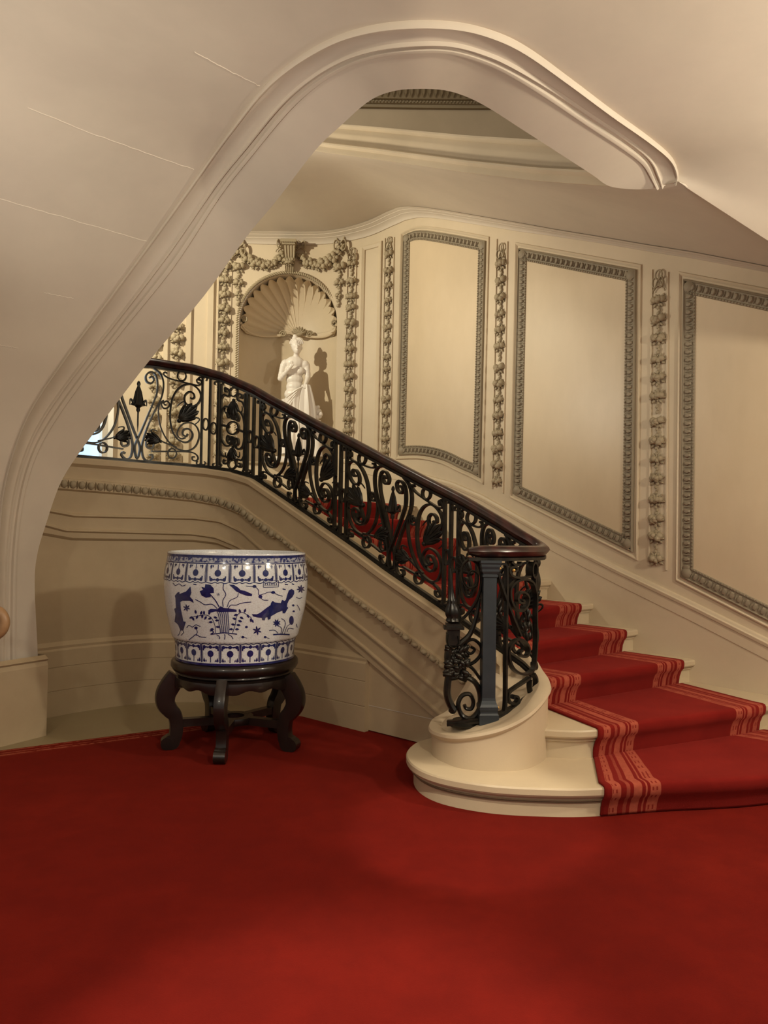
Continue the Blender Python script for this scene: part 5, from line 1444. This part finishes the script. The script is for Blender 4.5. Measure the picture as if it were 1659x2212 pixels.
# head, tilted down to her left
hd = sp3(638, 748, 0.025)
body.blob(hd, tR * .066, fN * .080, (UP + tR * -0.12).normalized() * .088, 14, 10)
ell(sp3(640, 757, 0.055), .046, .050, .050); ell(sp3(641, 762, 0.082), .018, .016, .014)
nb_, nt_ = sp3(641.5, 754, 0.115), sp3(640.5, 747, 0.098); cap(nt_, nb_, .008, .012, 3)
for ex_ in (636, 645.5): ell(sp3(ex_, 747.5, 0.092), .012, .008, .006)
ell(sp3(641.5, 758.5, 0.104), .015, .010, .005); ell(sp3(641.5, 760, 0.102), .013, .010, .005)
for ex_ in (628, 650): ell(sp3(ex_, 751, 0.01), .008, .014, .020)
# legs under the cloth
cap(sp3(624, 872), sp3(622, 925, 0.05), .085, .058, 8); cap(sp3(622, 925, 0.05), sp3(620, 972, 0.0), .056, .034, 8)
cap(sp3(645, 872), sp3(648, 925, 0.02), .085, .058, 8); cap(sp3(648, 925, 0.02), sp3(650, 972, 0.0), .056, .034, 8)
for fx in (619, 651): ell(sp3(fx, 982, 0.06), .036, .085, .026)
bo_ = body.build('body', M['marble'], stat)
rm = bo_.modifiers.new('union', 'REMESH'); rm.mode = 'VOXEL'; rm.voxel_size = 0.0075; rm.use_smooth_shade = True
sm = bo_.modifiers.new('soft', 'SMOOTH'); sm.iterations = 5; sm.factor = 0.5
# hair
mb = MB()
for k in range(7):
    f = -1 + 2 * k / 6
    P = [sp3(638 + f * 13 * math.cos(q) + 0.5, 744 - 12 * math.sin(q) + 3 * (1 - abs(f)), 0.085 * math.cos((q - 0.7)) * (1 - 0.3 * abs(f)) ) for q in [0.1 + 1.5 * i / 8 for i in range(9)]]
    mb.sweep(P, OVAL(0.034, 0.03, 7), fN)
hb = sp3(637, 741, -0.01); mb.blob(hb, tR * .076, fN * .086, UP * .070, 12, 8)
mb.blob(sp3(634.5, 729, 0.0), tR * .040, fN * .042, UP * .034, 10, 7); mb.blob(sp3(634, 724, 0.0), tR * .026, fN * .028, UP * .020, 8, 6)
mb.blob(sp3(637, 751, -0.055), tR * .055, fN * .045, UP * .05, 10, 7)
mb.build('hair', M['marble'], stat)
# drapery from the hips, gathered in her left hand
mb = MB(); rows = []
for j in range(29):
    f = j / 28; row = []
    for i in range(72):
        a = 2 * PI * i / 72
        ca, sa_ = math.cos(a), math.sin(a)        # ca: right, sa: towards viewer
        top = 862 - 24 * max(0, ca * 0.75 + 0.25) - 4 * sa_ * max(0, ca)       # rises to the hand
        y = top + (979 - top) * f
        w = 0.168 - 0.035 * math.sin(PI * min(1, f * 1.1)) + 0.02 * f
        fold = 0.014 * math.sin(9 * a + 4.5 * f * (1 - ca)) + 0.010 * math.sin(17 * a - 3 * f)
        if f < 0.05: fold *= 0.4
        r = w + fold * (0.6 + 0.6 * f)
        base_ = sp3(635 + 3 * f, y)
        row.append(base_ + tR * (r * ca) + fN * (r * 0.80 * sa_))
    rows.append(row)
mb.grid(rows, close_u=True)
dr = mb.build('drapery', M['marble'], stat)
mb = MB(); rows = []
for j in range(13):        # cloth falling from the hand
    f = j / 12; row = []
    for i in range(30):
        a = 2 * PI * i / 30
        w = 0.045 + 0.055 * math.sin(PI * 0.75 * f) ; r = w * (1 + 0.22 * math.sin(6 * a))
        row.append(sp3(660 + 1.5 * f, 833 + 95 * f, 0.12 - 0.05 * f) + tR * (r * math.cos(a)) + fN * (r * 0.7 * math.sin(a)))
    rows.append(row)
mb.grid(rows, close_u=True); mb.poly(rows[0]); mb.poly(rows[-1]); mb.build('gathered_cloth', M['marble'], stat)
for k in range(4):           # diagonal folds from hip to hand
    mb = MB()
    P = [sp3(655 - 38 * t - 2 * k * t, 838 + (22 + 13 * k) * t ** 1.2, 0.145 - 0.01 * k + 0.03 * math.sin(PI * t) - 0.05 * t) for t in [i / 12 for i in range(13)]]
    mb.sweep(P, OVAL(0.022, 0.026, 7), fN, scale=[0.7 + 0.5 * math.sin(PI * i / 12) for i in range(13)]); mb.build('cloth_fold', M['marble'], stat)
# side support with a small carved head, and base
mb = MB(); mb.sweep([sp3(683, y, 0.0) for y in (984, 960, 930, 905)], OVAL(0.11, 0.10, 12), fN, scale=[1.2, 1.0, 0.9, 0.8])
for k in range(16):
    a = rnd.uniform(0, 2 * PI); mb.ball(sp3(684 + 7 * math.cos(a), 889 + 11 * math.sin(a), 0.03 + rnd.uniform(0, 0.03)), rnd.uniform(0.022, 0.034), 7, 5)
mb.ball(sp3(683, 889), 0.06, 10, 8); mb.build('tree_stump_support', M['marble'], stat)
mb = MB(); c = SX
mb.lathe([(0, ZSILL), (0.34, ZSILL), (0.35, ZSILL + 0.02), (0.34, ZSILL + 0.07), (0, ZSILL + 0.07)], (c.x, c.y), 36); mb.build('plinth', M['marble'], stat)

# ------------------------------------------------------------------ carved chair arm at the left edge
cc = at_y(-17, 1345, 4.55)
ch = empty('carved_armchair', (cc.x - 0.25, cc.y + 0.05, 0.012), 'pale carved wood armchair, only its curled arm end showing at the left edge', 'chair')
mb = MB()
P = [cc + Vector((0.075 * math.cos(a), 0, 0.080 * math.sin(a))) for a in [math.radians(-215 + 330 * i / 30) for i in range(31)]]
P = P + [cc + Vector((-0.12, 0.02, 0.095)), cc + Vector((-0.35, 0.05, 0.09)), cc + Vector((-0.75, 0.10, 0.15))]
mb.sweep(P, OVAL(0.056, 0.06, 12), Vector((0, -1, 0))); mb.build('arm', M['wood'], ch)
for dx, dy in ((-0.33, 0.05), (-0.75, 0.10)):
    mb = MB(); q = cc + Vector((dx, dy, 0.09 if dx > -0.4 else 0.15)); mb.sweep([Vector((q.x, q.y, z)) for z in (q.z - 0.0, q.z * 0.7, q.z * 0.4, 0.013)], OVAL(0.06, 0.06, 10), Vector((0, -1, 0)), scale=[0.9, 1.1, 0.8, 0.7]); mb.build('leg', M['wood'], ch)
mb = MB(); mb.box(Vector((cc.x - 0.55, cc.y + 0.17, 0.44)), Vector((0.24, 0.03, 0)), Vector((-0.02, 0.14, 0)), UP * 0.05); mb.build('seat', M['wood'], ch)
for dx, dy in ((-0.36, 0.27), (-0.75, 0.27)):
    mb = MB(); q = cc + Vector((dx, dy, 0)); mb.sweep([Vector((q.x, q.y, z)) for z in (0.5, 0.3, 0.013)], OVAL(0.055, 0.055, 10), Vector((0, -1, 0)), scale=[1, 0.9, 0.7]); mb.build('leg', M['wood'], ch)
# ------------------------------------------------------------------ light
sc = bpy.context.scene
sc.view_settings.view_transform = 'Standard'; sc.view_settings.look = 'None'
sc.view_settings.gamma = 1.0; sc.view_settings.exposure = -0.07
sc.view_settings.use_curve_mapping = False
wld = bpy.data.worlds.new('world'); sc.world = wld; wld.use_nodes = True
wld.node_tree.nodes['Background'].inputs[0].default_value = (1.0, 0.90, 0.76, 1)
wld.node_tree.nodes['Background'].inputs[1].default_value = 0.34
def lamp(name, typ, loc, power, col, size=0.1, target=None, spot=None, blend=0.4):
    l = bpy.data.lights.new(name, typ); l.energy = power; l.color = col
    if typ == 'AREA': l.size = size
    else: l.shadow_soft_size = size
    if spot: l.spot_size = math.radians(spot); l.spot_blend = blend
    o = bpy.data.objects.new(name, l); C.objects.link(o); o.location = loc
    if target is not None:
        o.rotation_euler = (Vector(target) - Vector(loc)).to_track_quat('-Z', 'Y').to_euler()
    return o
WARM = (1.0, 0.91, 0.73)
lamp('niche_spot', 'SPOT', (-3.7, 6.9, 4.75), 520, (1.0, 0.93, 0.71), 0.035, (-1.0, 9.4, 3.1), 95, 0.6)
lamp('hall_lamp_or_fill', 'POINT', (3.3, 2.9, 2.8), 190, WARM, 0.09)
lamp('hall_lamp_or_fill', 'POINT', (1.2, 0.85, 2.9), 160, WARM, 0.09)
lamp('hall_lamp_or_fill', 'POINT', (-1.9, 0.1, 2.9), 85, WARM, 0.12)  # added fill with no known source, brightens the string wall
lamp('soffit_fill_spot', 'SPOT', (-2.5, 2.5, 1.5), 210, (1.0, 0.95, 0.84), 0.25, (-1.5, 3.4, 3.6), 95, 1.0)  # added fill left of the frame, lifts the upper-left soffit
lamp('soffit_fill_spot', 'SPOT', (2.6, 2.2, 1.6), 120, (1.0, 0.95, 0.84), 0.25, (1.5, 3.4, 3.5), 90, 1.0)  # added fill right of the frame, lifts the right soffit
lamp('far_soffit_fill_spot', 'SPOT', (-2.6, 6.4, 3.2), 290, (1.0, 0.92, 0.74), 0.2, (0.8, 6.3, 4.7), 100, 0.9)  # added fill hidden behind the arch, brightens the far soffit
lamp('upper_well_fill', 'POINT', (-0.9, 5.6, 6.4), 60, WARM, 0.15)  # added fill, brightens the wall seen through the well
lamp('floor_pool_spot', 'SPOT', (-0.2, -1.2, 3.1), 1250, WARM, 0.03, (-0.12, 1.6, 0), 27, 0.55)  # added spot behind the camera, its cone shapes the lit pool on the carpet
lamp('step_pool_spot', 'SPOT', (-0.1, 2.1, 3.2), 270, WARM, 0.02, (0.46, 3.85, 0), 22, 0.5)  # added spot, shapes the lit pool before the first step and drum
